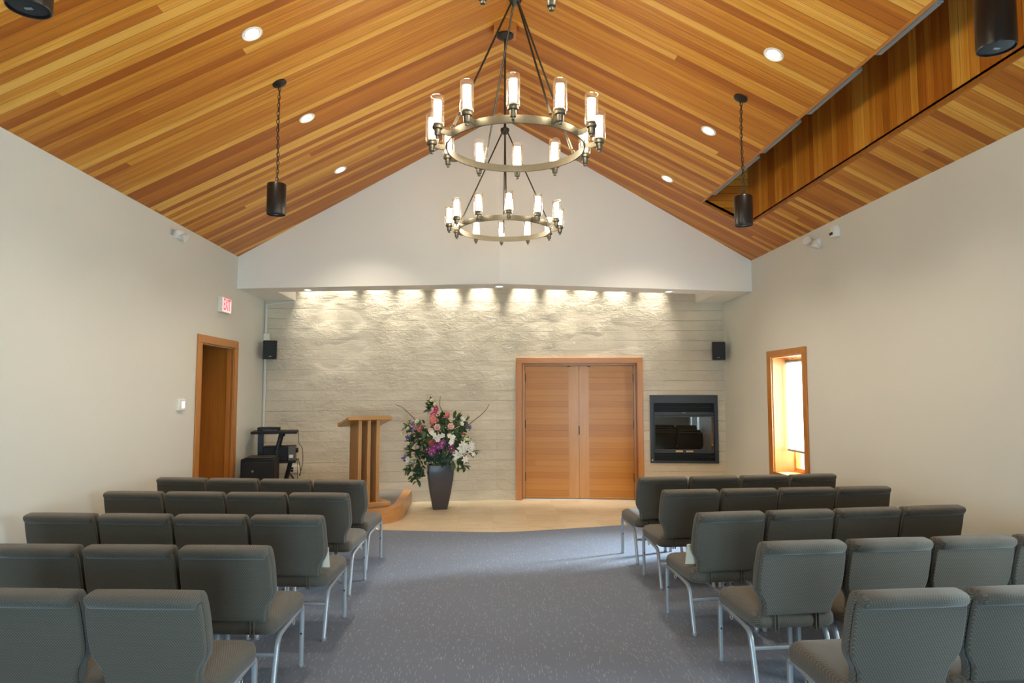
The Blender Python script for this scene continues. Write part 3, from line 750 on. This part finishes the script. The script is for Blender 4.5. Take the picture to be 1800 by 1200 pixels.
for zx, zy in ((510, 520), (550, 580), (600, 565), (580, 605), (640, 555), (725, 560), (755, 615), (770, 575), (540, 545), (745, 640)): orchid(fp(zx, zy, .33 + rnd.uniform(-.06, .04)), .040, M['white'])
for zx, zy in ((545, 255), (525, 290), (550, 230), (535, 205), (505, 300)): orchid(fp(zx, zy, .1), .042, M['magenta'])
for k in range(34):
    t = rnd.random(); zx = 455 + 300 * t + rnd.uniform(-15, 15); zy = 760 - 130 * t + rnd.uniform(-45, 45) + (60 if t > .8 else 0)
    orchid(fp(zx, zy, .36 + rnd.uniform(-.09, .05)), .040, M[('purple', 'plum')[k % 2]])
for zx, zy, r_ in ((865, 705, .075), (818, 790, .085), (885, 660, .06), (905, 700, .06), (985, 670, .06), (970, 730, .055), (910, 840, .065), (1010, 780, .04), (880, 750, .06), (860, 770, .05), (995, 700, .045), (930, 680, .05)): lily(fp(zx, zy, .26), r_)
for zx, zy, r_ in ((270, 405, .04), (265, 470, .045), (250, 490, .04), (205, 575, .05), (225, 570, .045), (330, 550, .055), (165, 820, .055), (180, 840, .045), (900, 445, .05), (955, 445, .04), (960, 470, .04)): iris(fp(zx, zy, .1), r_)
def leaves(name, mat, spots, L, W, n):
    m = MB()
    for (zx, zy, dp, rad) in spots:
        c = fp(zx, zy, dp)
        for k in range(n):
            q = Vector((rnd.gauss(0, 1), rnd.gauss(0, .8), rnd.gauss(0, 1))); q = q.normalized() * rad * rnd.uniform(.1, 1)
            d = Vector((rnd.uniform(-1, 1) + c.x * 1.5, rnd.uniform(-1, .2), rnd.uniform(-.9, 1)))
            l = L * rnd.uniform(.6, 1.2); petal(m, c + q, d, Vector((rnd.uniform(-.4, .4), -.3, 1)), l, l * W, rnd.uniform(-.4, .2))
    o = m.build(name, mat, fa); o['kind'] = 'stuff'
leaves('foliage', M['leaf'], [(400, 470, .1, .10), (330, 600, .12, .10), (420, 640, .15, .12), (400, 740, .18, .12), (340, 860, .2, .10), (300, 960, .2, .10), (330, 1060, .2, .08), (390, 980, .15, .10), (240, 960, .15, .07), (250, 760, .12, .08),
        (620, 360, .08, .10), (660, 420, .12, .10), (700, 400, .1, .1), (800, 400, .12, .08), (820, 480, .15, .09), (800, 560, .15, .08), (660, 520, .15, .09), (810, 640, .2, .08), (850, 860, .2, .1), (780, 700, .2, .08), (950, 740, .15, .1), (870, 910, .18, .08),
        (490, 170, .05, .035), (480, 230, .06, .045), (440, 560, .1, .1), (560, 420, .05, .1), (750, 500, .1, .08), (270, 620, .1, .06), (230, 440, .08, .04), (890, 400, .08, .06), (520, 560, .1, .12), (640, 640, .15, .12), (450, 820, .2, .07), (360, 520, .18, .1), (450, 700, .22, .1), (620, 480, .2, .1), (700, 620, .2, .1), (850, 480, .12, .07), (900, 640, .12, .1), (330, 740, .15, .1)], .105, .5, 17)
leaves('succulent_leaves', M['leaf2'], [(560, 790, .30, .06), (640, 800, .36, .06), (700, 800, .36, .055), (665, 885, .34, .035), (490, 830, .28, .05), (600, 760, .28, .06), (720, 850, .3, .05), (380, 1010, .22, .06), (350, 770, .2, .06), (320, 990, .25, .06), (530, 840, .34, .05), (600, 835, .36, .05), (640, 850, .36, .05), (470, 790, .3, .05), (740, 800, .32, .05)], .05, .6, 34)
big = MB(); petal(big, fp(760, 860, .22), Vector((.12, -.3, -1)), Vector((0, -1, .2)), .15, .075, .1)
big.build('broad_leaf', M['leaf'], fa)
st = MB()
for k in range(26):
    a_ = rnd.uniform(0, 2 * PI); q = rnd.uniform(.1, .30); st.tube([(rnd.uniform(-.08, .08), rnd.uniform(-.08, .08), -.02), (math.cos(a_) * q * .5, math.sin(a_) * q * .4 - .05, .2), (math.cos(a_) * q, math.sin(a_) * q * .6 - .1, rnd.uniform(.2, .6))], .005, 5)
st.build('stem', M['leaf'], fa)['kind'] = 'stuff'
st = MB().ball((0, 0, .02), .15, 14, 8, sz=.45).build('floral_foam', M['leaf'], fa)
for pts in ([(560, 420, .05), (660, 310, .05), (632, 280, .05), (590, 190, .06), (590, 120, .06), (606, 74, .06)], [(480, 560, .05), (300, 370, .05), (190, 262, .05), (120, 205, .05), (48, 178, .05)], [(760, 600, .05), (960, 412, .05), (1090, 310, .05), (1160, 235, .05), (1200, 168, .05)]):
    P = smooth_path([fp(*q) for q in pts], 5); MB().tube(P, [.007 - .004 * i / len(P) for i in range(len(P))], 6).build('curved_twig', M['twig'], fa)

# ---------------------------------------------------------------- chandeliers
def make_chandelier(loc, rot, rod0, label):
    X0, Y0, Z0 = loc
    t = thing('chandelier', label, 'chandelier', loc, 0, 'ring chandeliers along the ridge')
    RR, RL = .44, .535
    n = 72
    ring = [(RR * math.cos(2 * PI * k / n), RR * math.sin(2 * PI * k / n), 0) for k in range(n)]
    MB().tube(ring, .01, section=[(.024, -.005), (.024, .005), (-.024, .005), (-.024, -.005)], closed=True).build('ring', M['bronze'], t, angle=30)
    HZ = .977
    MB().lathe([(.012, -.045), (.03, -.03), (.042, -.012), (.042, .012), (.03, .02), (.014, .03), (.012, .06)], (0, 0, HZ), 20).build('hub', M['dark_bronze'], t)
    CZ = slope_z(X0) - .145 - Z0
    MB().tube([(0, 0, HZ + .03), (0, 0, CZ)], .009, 10).build('stem', M['dark_bronze'], t)
    MB().lathe([(.012, -.03), (.05, -.022), (.078, -.006), (.085, .0), (.085, .016), (.0001, .016)], (0, 0, CZ), 28).build('canopy', M['dark_bronze'], t)
    zz = CZ + .016
    bl = MB(); bl.add([(-.11, -.10, zz), (.11, -.10, zz), (.11, .10, zz), (-.11, .10, zz)] + [(sx * .11, sy, RZ - Z0 - SL * .11 - .001) for sx, sy in ((-1, -.1), (1, -.1), (1, .1), (-1, .1))] + [(0, -.1, RZ - Z0 - .002), (0, .1, RZ - Z0 - .002)],
                       [(0, 3, 2, 1), (0, 1, 5, 8, 4), (3, 7, 9, 6, 2), (1, 2, 6, 5), (0, 4, 7, 3), (4, 8, 9, 7), (5, 6, 9, 8)])
    bl.build('mount_block', M['fir_x'], t)
    for k in range(4):
        a = R(rod0 + 90 * k); e = Vector((RR * math.cos(a), RR * math.sin(a), .028)); s0 = Vector((.025 * math.cos(a), .025 * math.sin(a), HZ - .02))
        rd = MB().tube([s0, e + (s0 - e) * .03], .0065, 8).build('rod', M['dark_bronze'], t)
        q = (s0 - e).normalized()
        MB().tube([e + q * .03, e + q * .10], .0095, 8).build('sleeve', M['bronze'], rd)
        lp = [e + Vector((math.cos(a), math.sin(a), 0)) * .012 * math.cos(b) + Vector((0, 0, .012 * math.sin(b) + .008)) for b in [2 * PI * i / 12 for i in range(12)]]
        MB().tube(lp, .003, 6, closed=True, up=(-math.sin(a), math.cos(a), 0)).build('eyelet', M['bronze'], rd)
    for k in range(12):
        a = R(rot + 30 * k); c_, s_ = math.cos(a), math.sin(a); c = (RL * c_, RL * s_, 0)
        P = [((RR + .002) * c_, (RR + .002) * s_, 0), ((RR + .03) * c_, (RR + .03) * s_, -.004), ((RL - .018) * c_, (RL - .018) * s_, .006)]
        MB().tube(P, .01, section=[(.020, -.004), (.020, .004), (-.014, .004), (-.014, -.004)]).build('arm', M['bronze'], t, bevel=.002)
        h = MB().lathe([(.002, -.046), (.010, -.044), (.011, -.036), (.007, -.033), (.008, -.030), (.017, -.027), (.019, -.02), (.021, .010), (.031, .014), (.033, .022), (.0325, .030), (.012, .032)], c, 20).build('lamp_cup', M['bronze'], t)
        gl = MB().lathe([(.012, .033), (.036, .034), (.0405, .040), (.041, .05), (.041, .214), (.0385, .214), (.0385, .052), (.036, .042), (.012, .038)], c, 24, cap=False).build('glass_shade', M['lampglass'], t)
        b = MB().lathe([(.010, .05), (.019, .052), (.0215, .060), (.0225, .188), (.0205, .188), (.019, .064), (.010, .06)], c, 18, cap=False).build('frosted_tube', M['bulb'], gl)
        MB().lathe([(.022, .037), (.026, .039), (.026, .049), (.02, .051)], c, 16).build('gallery', M['bronze'], gl)
    return t
make_chandelier((XC, 6.481, 3.276), 2, 0, 'farthest ring chandelier with twelve glass lamps, nearest the stone wall')
make_chandelier((XC, 4.259, 3.280), -4, 26, 'middle ring chandelier of twelve lit glass lamps, hung above the aisle')
make_chandelier((XC, 2.088, 3.280), -7.5, 26, 'nearest chandelier, only two lamp cups showing at the top edge')

# ---------------------------------------------------------------- hanging speakers
def hang_speaker(x, y, ztop, h, label):
    t = thing('hanging_speaker', label, 'speaker', (x, y, ztop), 0, 'cylinder speakers hung from the ceiling')
    r_ = .079
    MB().lathe([(r_ - .012, 0), (r_ - .003, -.003), (r_, -.01), (r_, -h + .008), (r_ - .002, -h), (r_ - .006, -h), (r_ - .007, -h + .008)], (0, 0, 0), 32, cap=True).build('cabinet', M['black_satin'], t)
    gg = MB().lathe([(r_ - .008, -h + .010), (r_ - .02, -h + .004), (.001, -h + .002)], (0, 0, 0), 28).build('grille', M['grille'], t)
    MB().box(-.014, .014, -.006, .006, -h - .0005, -h + .003).build('badge', M['alu'], gg)
    cz = slope_z(x) - ztop
    MB().tube([(0, 0, -.002), (0, 0, .02)], .006, 8).build('hook', M['black'], t)
    ch = MB(); z = .015; k = 0; L = .044
    while z + L < cz - .02:
        pts = []
        for i in range(14):
            a = 2 * PI * i / 14; q = (.011 * math.cos(a), (L / 2 - .0) * math.sin(a))
            wob = .004 * math.sin(z * 9)
            pts.append((q[0] + wob, 0, z + L / 2 + q[1]) if k % 2 == 0 else (wob, q[0], z + L / 2 + q[1]))
        ch.tube(pts, .0028, 6, closed=True, up=(0, 1, 0) if k % 2 == 0 else (1, 0, 0)); z += L - .008; k += 1
    ch.tube([(.006, .004, 0), (-.004, .006, cz * .4), (.005, .005, cz * .7), (0, 0, cz - .01)], .0025, 6)
    ch.build('chain', M['dark_bronze'], t)
    sgn = 1 if x < XC else -1
    MB().lathe([(.062, 0), (.060, -.010), (.035, -.022), (.012, -.028), (.0001, -.028)], (0, 0, cz - .001), 24, Matrix.Rotation(-sgn * math.atan(SL), 4, 'Y')).build('ceiling_plate', M['dark_bronze'], t)
hang_speaker(-1.763, 5.759, 3.473, .265, 'black cylinder speaker hanging by chain, left of the far chandeliers')
hang_speaker(2.257, 5.772, 3.418, .26, 'black cylinder speaker hanging by chain in front of the ceiling recess')
hang_speaker(-1.755, 2.60, 3.450, .265, 'black cylinder speaker cut off at the top left corner')
hang_speaker(2.262, 2.83, 3.49, .26, 'black cylinder speaker cut off at the top right corner')

# ---------------------------------------------------------------- downlights
def downlight(x, y, z, tilt, label, group, mat, r_=.062):
    t = thing('downlight', label, 'downlight', (x, y, z), 0, group)
    t.rotation_euler = (0, tilt, 0)
    MB().lathe([(r_ + .018, .0), (r_ + .017, -.006), (r_ + .006, -.008), (r_, -.003), (r_ - .008, .012), (r_ - .010, .012)], (0, 0, 0), 32, cap=False).build('trim_ring', M['white'], t)
    MB().lathe([(r_ - .008, -.0012), (.001, -.0012)], (0, 0, 0), 24).build('lens', mat, t)
    MB().lathe([(.022, -.0016), (.020, -.010), (.001, -.012)], (0, 0, 0), 18).build('bulb_face', mat, t)
GD = 'recessed downlights in the ceiling slopes'
TL = math.atan(SL)
spots = []
for x, y, lab in ((-1.732, 4.971, 'recessed downlight in the left ceiling slope, nearest of three'), (-1.730, 6.546, 'recessed downlight in the left ceiling slope, middle of three'), (-1.734, 8.099, 'recessed downlight in the left ceiling slope, nearest the gable'),
                  (2.229, 5.017, 'recessed downlight in the right ceiling slope, nearest of three'), (2.233, 6.563, 'recessed downlight in the right ceiling slope, middle of three'), (2.233, 8.107, 'recessed downlight in the right ceiling slope, nearest the gable')):
    downlight(x, y, slope_z(x) - .001, -TL if x < XC else TL, lab, GD, M['down']); spots.append((x, y, slope_z(x) - .05))
soff = []
for x, lab in ((-2.43, 'small soffit downlight near the left end of the header'), (.20, 'small soffit downlight at the centre of the header'), (2.58, 'small soffit downlight near the right end of the header')):
    y = hdr_y(x) + .21
    downlight(x, y, SOF - .001, 0, lab, 'downlights under the header', M['down2'], .05); soff.append((x, y, SOF - .03))

# ---------------------------------------------------------------- wall fittings
# exit sign
ex = thing('exit_sign', 'white exit sign with red letters above the left doorway', 'exit sign', (XL, 8.69, 2.715))
MB().box(0, .060, 0, .31, 0, .195).build('case', M['white'], ex, bevel=.006)
MB().box(.060, .0615, .012, .298, .012, .183).build('face', M['exit_face'], ex)
fc = bpy.data.curves.new('lettering', 'FONT'); fc.body = 'EXIT'; fc.size = .185; fc.extrude = .0008; fc.align_x = 'CENTER'; fc.align_y = 'CENTER'; fc.offset = .003
ft = bpy.data.objects.new('lettering_outline', fc); COL.objects.link(ft); bpy.context.view_layer.update()
fm = bpy.data.meshes.new_from_object(ft.evaluated_get(bpy.context.evaluated_depsgraph_get())); bpy.data.objects.remove(ft)
fm.materials.clear(); fm.materials.append(M['exit']); fo = bpy.data.objects.new('lettering', fm); COL.objects.link(fo); fo.parent = ex
fo.location = (.0628, .155, .0975); fo.rotation_euler = (R(90), 0, R(90)); fo.scale = (.62, 1.12, 1)
# thermostat
th = thing('thermostat', 'white thermostat with lit screen left of the doorway', 'thermostat', (XL, 7.64, 1.505))
MB().box(0, .028, 0, .165, 0, .125).build('case', M['white'], th, bevel=.008)
MB().box(0, .004, -.004, .169, -.004, .129).build('mount_plate', M['white'], th)
MB().box(.028, .0295, .062, .140, .025, .100).build('screen', M['screen'], th)
# emergency lights
def em_light(loc, sx, label, heads, gear):
    t = thing('emergency_light', label, 'emergency light', loc, 0)
    MB().box(0, sx * .035, *gear).build('case', M['white_paint'], t, bevel=.006)
    y0_, y1_, z0_, z1_ = gear; MB().box(0, sx * .006, y0_ - .006, y1_ + .006, z0_ - .006, z1_ + .006).build('mount_plate', M['white_paint'], t)
    for (y, z, ry, rz) in heads:
        Mx = Matrix.Rotation(R(rz), 4, 'Z') @ Matrix.Rotation(R(ry), 4, 'Y')
        hd = MB().lathe([(.001, -.045), (.03, -.042), (.046, -.02), (.052, .0), (.052, .008), (.046, .008)], (sx * .075, y, z), 20, Mx).build('lamp_head', M['white_paint'], t)
        MB().lathe([(.046, .006), (.025, -.004), (.001, -.008)], (sx * .075, y, z), 20, Mx).build('reflector', M['chrome'], hd)
        MB().tube([(sx * .02, y, z), (sx * .06, y, z)], .012, 8).build('swivel', M['white_paint'], hd)
em_light((XL, 7.36, 3.425), 1, 'white twin emergency light high on the left wall under the ceiling', [(.02, -.015, 150, 60), (.21, -.02, 120, 10)], (.07, .19, -.05, .04))
em_light((XR, 7.42, 3.36), -1, 'white twin emergency light high on the right wall', [(-.06, -.045, 160, 160), (.13, .075, 75, 200)], (-.05, .09, -.04, .06))
ms = thing('motion_sensor', 'white motion sensor high on the right wall beside the emergency light', 'sensor', (XR, 7.01, 3.415))
MB().lathe([(.045, -.07), (.062, -.06), (.068, .0), (.062, .04), (.045, .06)], (-.022, 0, 0), 20, Matrix.Diagonal((.75, 1, 1, 1))).build('case', M['white'], ms)
MB().box(-.075, -.068, -.03, .03, -.045, -.015).build('lens', M['gap'], ms, bevel=.003)
MB().box(-.02, 0, -.04, .04, -.05, .05).build('bracket', M['white'], ms, bevel=.003)
# corner speakers
def wall_speaker(x, y, z, rot, label, sx):
    t = thing('wall_speaker', label, 'speaker', (x, y, z), rot, 'small corner loudspeakers')
    MB().box(-.095, .095, -.08, .08, 0, .275).build('cabinet', M['speaker_wood'], t, bevel=.006)
    gg = MB().box(-.088, .088, -.093, -.08, .006, .269).build('grille', M['grille'], t, bevel=.006)
    MB().box(-.016, .016, -.0955, -.093, .03, .042).build('badge', M['alu'], gg, bevel=.002)
    MB().box(-.035, .035, .08, .125, .09, .19).build('bracket', M['black'], t, bevel=.004)
wall_speaker(-3.205, 10.33, 2.195, R(22), 'small black corner loudspeaker on the left, below the white conduit box', 1)
wall_speaker(3.600, 10.33, 2.195, R(-22), 'small black corner loudspeaker on the right, above the fireplace', -1)
# conduit in the left corner
cd = thing('wall_conduit', 'white surface conduit and box in the left alcove corner', 'conduit', (0, 0, 0))
cx = XL + .035; cy = stone_y(cx) - .018
MB().box(cx - .014, cx + .014, cy - .012, cy + .008, .3, 2.45).build('duct', M['white_paint'], cd, bevel=.003)
MB().box(cx - .014, cx + .014, cy - .012, cy + .008, 2.59, 3.04).build('duct', M['white_paint'], cd, bevel=.003)
MB().tube([(cx, cy, 3.035), (-2.91, stone_y(-2.91) - .018, 3.095)], .011, 8).build('elbow_run', M['white_paint'], cd)
jb = MB().box(cx - .03, cx + .055, cy - .03, cy + .010, 2.475, 2.59).build('junction_box', M['white'], cd, bevel=.005)
MB().box(cx, cx + .026, cy - .034, cy - .03, 2.51, 2.555).build('toggle', M['white'], jb, bevel=.002)
# outlet
ox = -2.87
ot = thing('wall_outlet', 'white wall outlet plate on the stone behind the media cart', 'outlet', (ox, stone_y(ox) - .002, .54), ANG)
MB().box(-.065, .065, -.010, 0, -.058, .058).build('plate', M['white'], ot, bevel=.003)
MB().box(-.052, -.012, -.013, -.010, -.04, .04).build('receptacle', M['white_paint'], ot, bevel=.002)
MB().box(.012, .052, -.013, -.010, -.04, .04).build('receptacle', M['white_paint'], ot, bevel=.002)
pl = MB(); pl.box(-.05, -.012, -.04, -.0135, -.035, -.01); pl.box(-.05, -.012, -.045, -.0135, .005, .03); pl.build('plug', M['black'], ot, bevel=.004)

# ---------------------------------------------------------------- media cart and what stands on it
mx, my = -3.00, 10.02
mc = thing('media_cart', 'black media cart with slanted legs and shelves in the left corner', 'cart', (mx, my, 0), R(12))
MB().box(-.31, .31, -.22, .22, 1.115, 1.150).build('top_shelf', M['black'], mc, bevel=.006)
MB().box(-.26, .30, -.20, .20, .705, .730).build('middle_shelf', M['black'], mc, bevel=.005)
MB().box(-.27, .31, -.24, .24, .17, .20).build('lower_shelf', M['black'], mc, bevel=.005)
MB().box(-.23, -.155, -.05, .05, .20, 1.115).build('post', M['black_satin'], mc, bevel=.006)
for y in (-.17, .17):
    MB().tube([(.09, y, 1.115), (-.005, y, .70)], .02, section=rrect(.05, .02, .006, 2), up=(1, 0, 0)).build('slanted_leg', M['black_satin'], mc)
    MB().tube([(.22, y, .70), (.10, y, .19)], .02, section=rrect(.05, .02, .006, 2), up=(1, 0, 0)).build('slanted_leg', M['black_satin'], mc)
    MB().lathe([(.03, -.012), (.034, 0), (.03, .012)], (.09, y, 1.085), 14, Matrix.Rotation(R(90), 4, 'X')).build('knuckle', M['black'], mc)
for x in (-.22, .26):
    for y in (-.19, .19):
        cs = MB().lathe([(.012, -.014), (.035, -.012), (.035, .012), (.012, .014)], (x, y, .0365), 16, Matrix.Rotation(R(90), 4, 'X')); cs.tube([(x, y, .06), (x, y, .17)], .012, 8); cs.build('caster', M['black'], mc)
cr, sr = math.cos(R(12)), math.sin(R(12))
def on_cart(x, y, z): return (mx + x * cr - y * sr, my + x * sr + y * cr, z)
dp = thing('disc_player', 'slim black disc player lying on top of the media cart', 'player', on_cart(-.09, .06, 1.151), R(12))
MB().box(-.15, .15, -.11, .11, 0, .048).build('case', M['black'], dp, bevel=.004)
MB().box(-.13, .02, -.113, -.11, .018, .032).build('tray_door', M['charcoal'], dp)
lp_ = MB().box(-.10, .10, -.06, .06, 0, .016).build('remote_tray', M['charcoal'], loc=on_cart(-.06, -.13, 1.151), rotz=R(20), bevel=.004)
tag(lp_, 'flat dark grey tray on the front edge of the media cart top', 'tray')
rc = thing('projector', 'black and grey boxy projector on the middle shelf of the media cart', 'projector', on_cart(.06, .0, .731), R(12))
MB().box(-.21, .13, -.15, .15, 0, .20).build('case', M['black'], rc, bevel=.008)
sd = MB().box(.13, .23, -.14, .14, .0, .205).build('side_panel', M['grey_box'], rc, bevel=.006)
MB().box(.145, .20, -.143, -.14, .04, .085).build('sticker', M['white'], sd)
MB().lathe([(.034, 0), (.034, .03), (.026, .035), (.02, .02)], (.23, -.03, .14), 16, Matrix.Rotation(R(90), 4, 'Y')).build('knob', M['black'], rc)
cb = MB()
for pts in ([(.325, -.12, 1.13), (.335, -.14, .98), (.38, -.10, .90), (.39, -.06, .72), (.37, .0, .6), (.34, .1, .50)], [(.318, -.1, .76), (.325, -.1, .55), (.325, .0, .42), (.325, .1, .24)], [(.33, -.1, .76), (.36, -.05, .60), (.35, .05, .50), (.34, .1, .50)]):
    cb.tube(smooth_path([on_cart(*p) for p in pts], 6), .0045, 6)
tag(cb.build('hanging_cable', M['cable']), 'thin black cables looping down the right side of the media cart', 'cable')
ps = MB(); ps.tube([on_cart(.21, -.10, .43), on_cart(.26, .05, .46), (ox - .08, stone_y(ox) - .09, .53)], .012, 8)
tag(ps.build('power_lead', M['cable']), 'thick black power lead running from media cart to the wall outlet', 'cable')
sb = thing('subwoofer', 'black subwoofer box with pale round badge before the media cart', 'subwoofer', (-3.04, 9.52, 0), R(6))
MB().box(-.215, .215, -.20, .20, .03, .815).build('cabinet', M['black'], sb, bevel=.018, seg=3)
MB().box(-.20, .20, -.215, -.20, .06, .775).build('grille', M['grille'], sb, bevel=.008)
MB().lathe([(.016, 0), (.016, .006), (.010, .008)], (-.055, -.2155, .655), 16, Matrix.Rotation(R(90), 4, 'X')).build('badge', M['alu'], sb)
MB().box(-.16, .20, -.19, .19, .816, .835).build('padded_top', M['charcoal'], sb, bevel=.008)
for x in (-.17, .17):
    for y in (-.16, .16): MB().lathe([(.02, 0), (.022, .03)], (x, y, 0), 12).build('foot', M['black'], sb)

# ---------------------------------------------------------------- lights
def light(name, kind, loc, power, col, rot=(0, 0, 0), **k):
    l = bpy.data.lights.new(name, kind); l.energy = power; l.color = col
    for a, b in k.items(): setattr(l, a, b)
    o = bpy.data.objects.new(name, l); COL.objects.link(o); o.location = loc; o.rotation_euler = rot; return o
WARM = (1, .86, .68)
for x, y, z in spots: light('ceiling_spot', 'SPOT', (x, y, z), 85, WARM, spot_size=R(105), spot_blend=.8, shadow_soft_size=.05)
for x, y, z in soff: light('soffit_spot', 'SPOT', (x, y, z), 22, (1, .88, .68), spot_size=R(80), spot_blend=.7, shadow_soft_size=.04)
for x in (-2.63, -2.21, -1.67, -1.17, -0.6, -0.04, 0.63, 1.17, 1.61, 2.1, 2.65):
    light('wall_wash_spot', 'SPOT', (x, stone_y(x) - .16, 3.88), 120, (1, .93, .80), rot=(R(10), 0, 0), spot_size=R(46), spot_blend=1.0, shadow_soft_size=.025)
DAY = (.66, .85, .97)
for a, b, c, d_ in RW:
    light('rear_daylight', 'AREA', ((a + b) / 2, YB - .2, (c + d_) / 2), 310, (.50, .77, 1.0), rot=(R(90), 0, 0), shape='RECTANGLE', size=b - a, size_y=d_ - c)
for a, b, c, d_ in SW:
    light('side_daylight', 'AREA', (XR + .45, (a + b) / 2, (c + d_) / 2), 100, DAY, rot=(R(90), 0, R(90)), shape='RECTANGLE', size=b - a, size_y=d_ - c)
light('window_daylight', 'AREA', (XR + .62, (WY0 + WY1) / 2 - .05, 1.6), 20, (.80, .90, 1.0), rot=(R(90), 0, R(90)), shape='RECTANGLE', size=1.2, size_y=1.9)

o = light('window_skylight', 'AREA', (5.50, 9.15, 1.36), 2100, (.72, .86, 1.0), shape='DISK', size=.8)
o.rotation_euler = (Vector((1.5, 7.2, 0)) - o.location).to_track_quat('-Z', 'Y').to_euler()
wd = bpy.data.worlds.new('sky'); sc.world = wd; wd.use_nodes = True
wd.node_tree.nodes['Background'].inputs[0].default_value = (.75, .87, 1.0, 1); wd.node_tree.nodes['Background'].inputs[1].default_value = 1.6

# ---------------------------------------------------------------- camera
cam = bpy.data.cameras.new('camera'); cam.sensor_width = 36; cam.lens = 24; cam.clip_start = .05
co = bpy.data.objects.new('camera', cam); COL.objects.link(co)
co.location = (0, 0, 1.72); co.rotation_euler = (R(90 + 4.1467), 0, R(-2.3322))
sc.camera = co
vs = sc.view_settings; sc.display_settings.display_device = 'sRGB'
vs.view_transform = 'Standard'; vs.look = 'None'; vs.exposure = 0.62; vs.gamma = 1; vs.use_curve_mapping = False
cy_ = sc.cycles; cy_.use_denoising = True; cy_.max_bounces = 10; cy_.diffuse_bounces = 5; cy_.glossy_bounces = 4; cy_.transparent_max_bounces = 16; cy_.sample_clamp_indirect = 6; cy_.use_light_tree = True
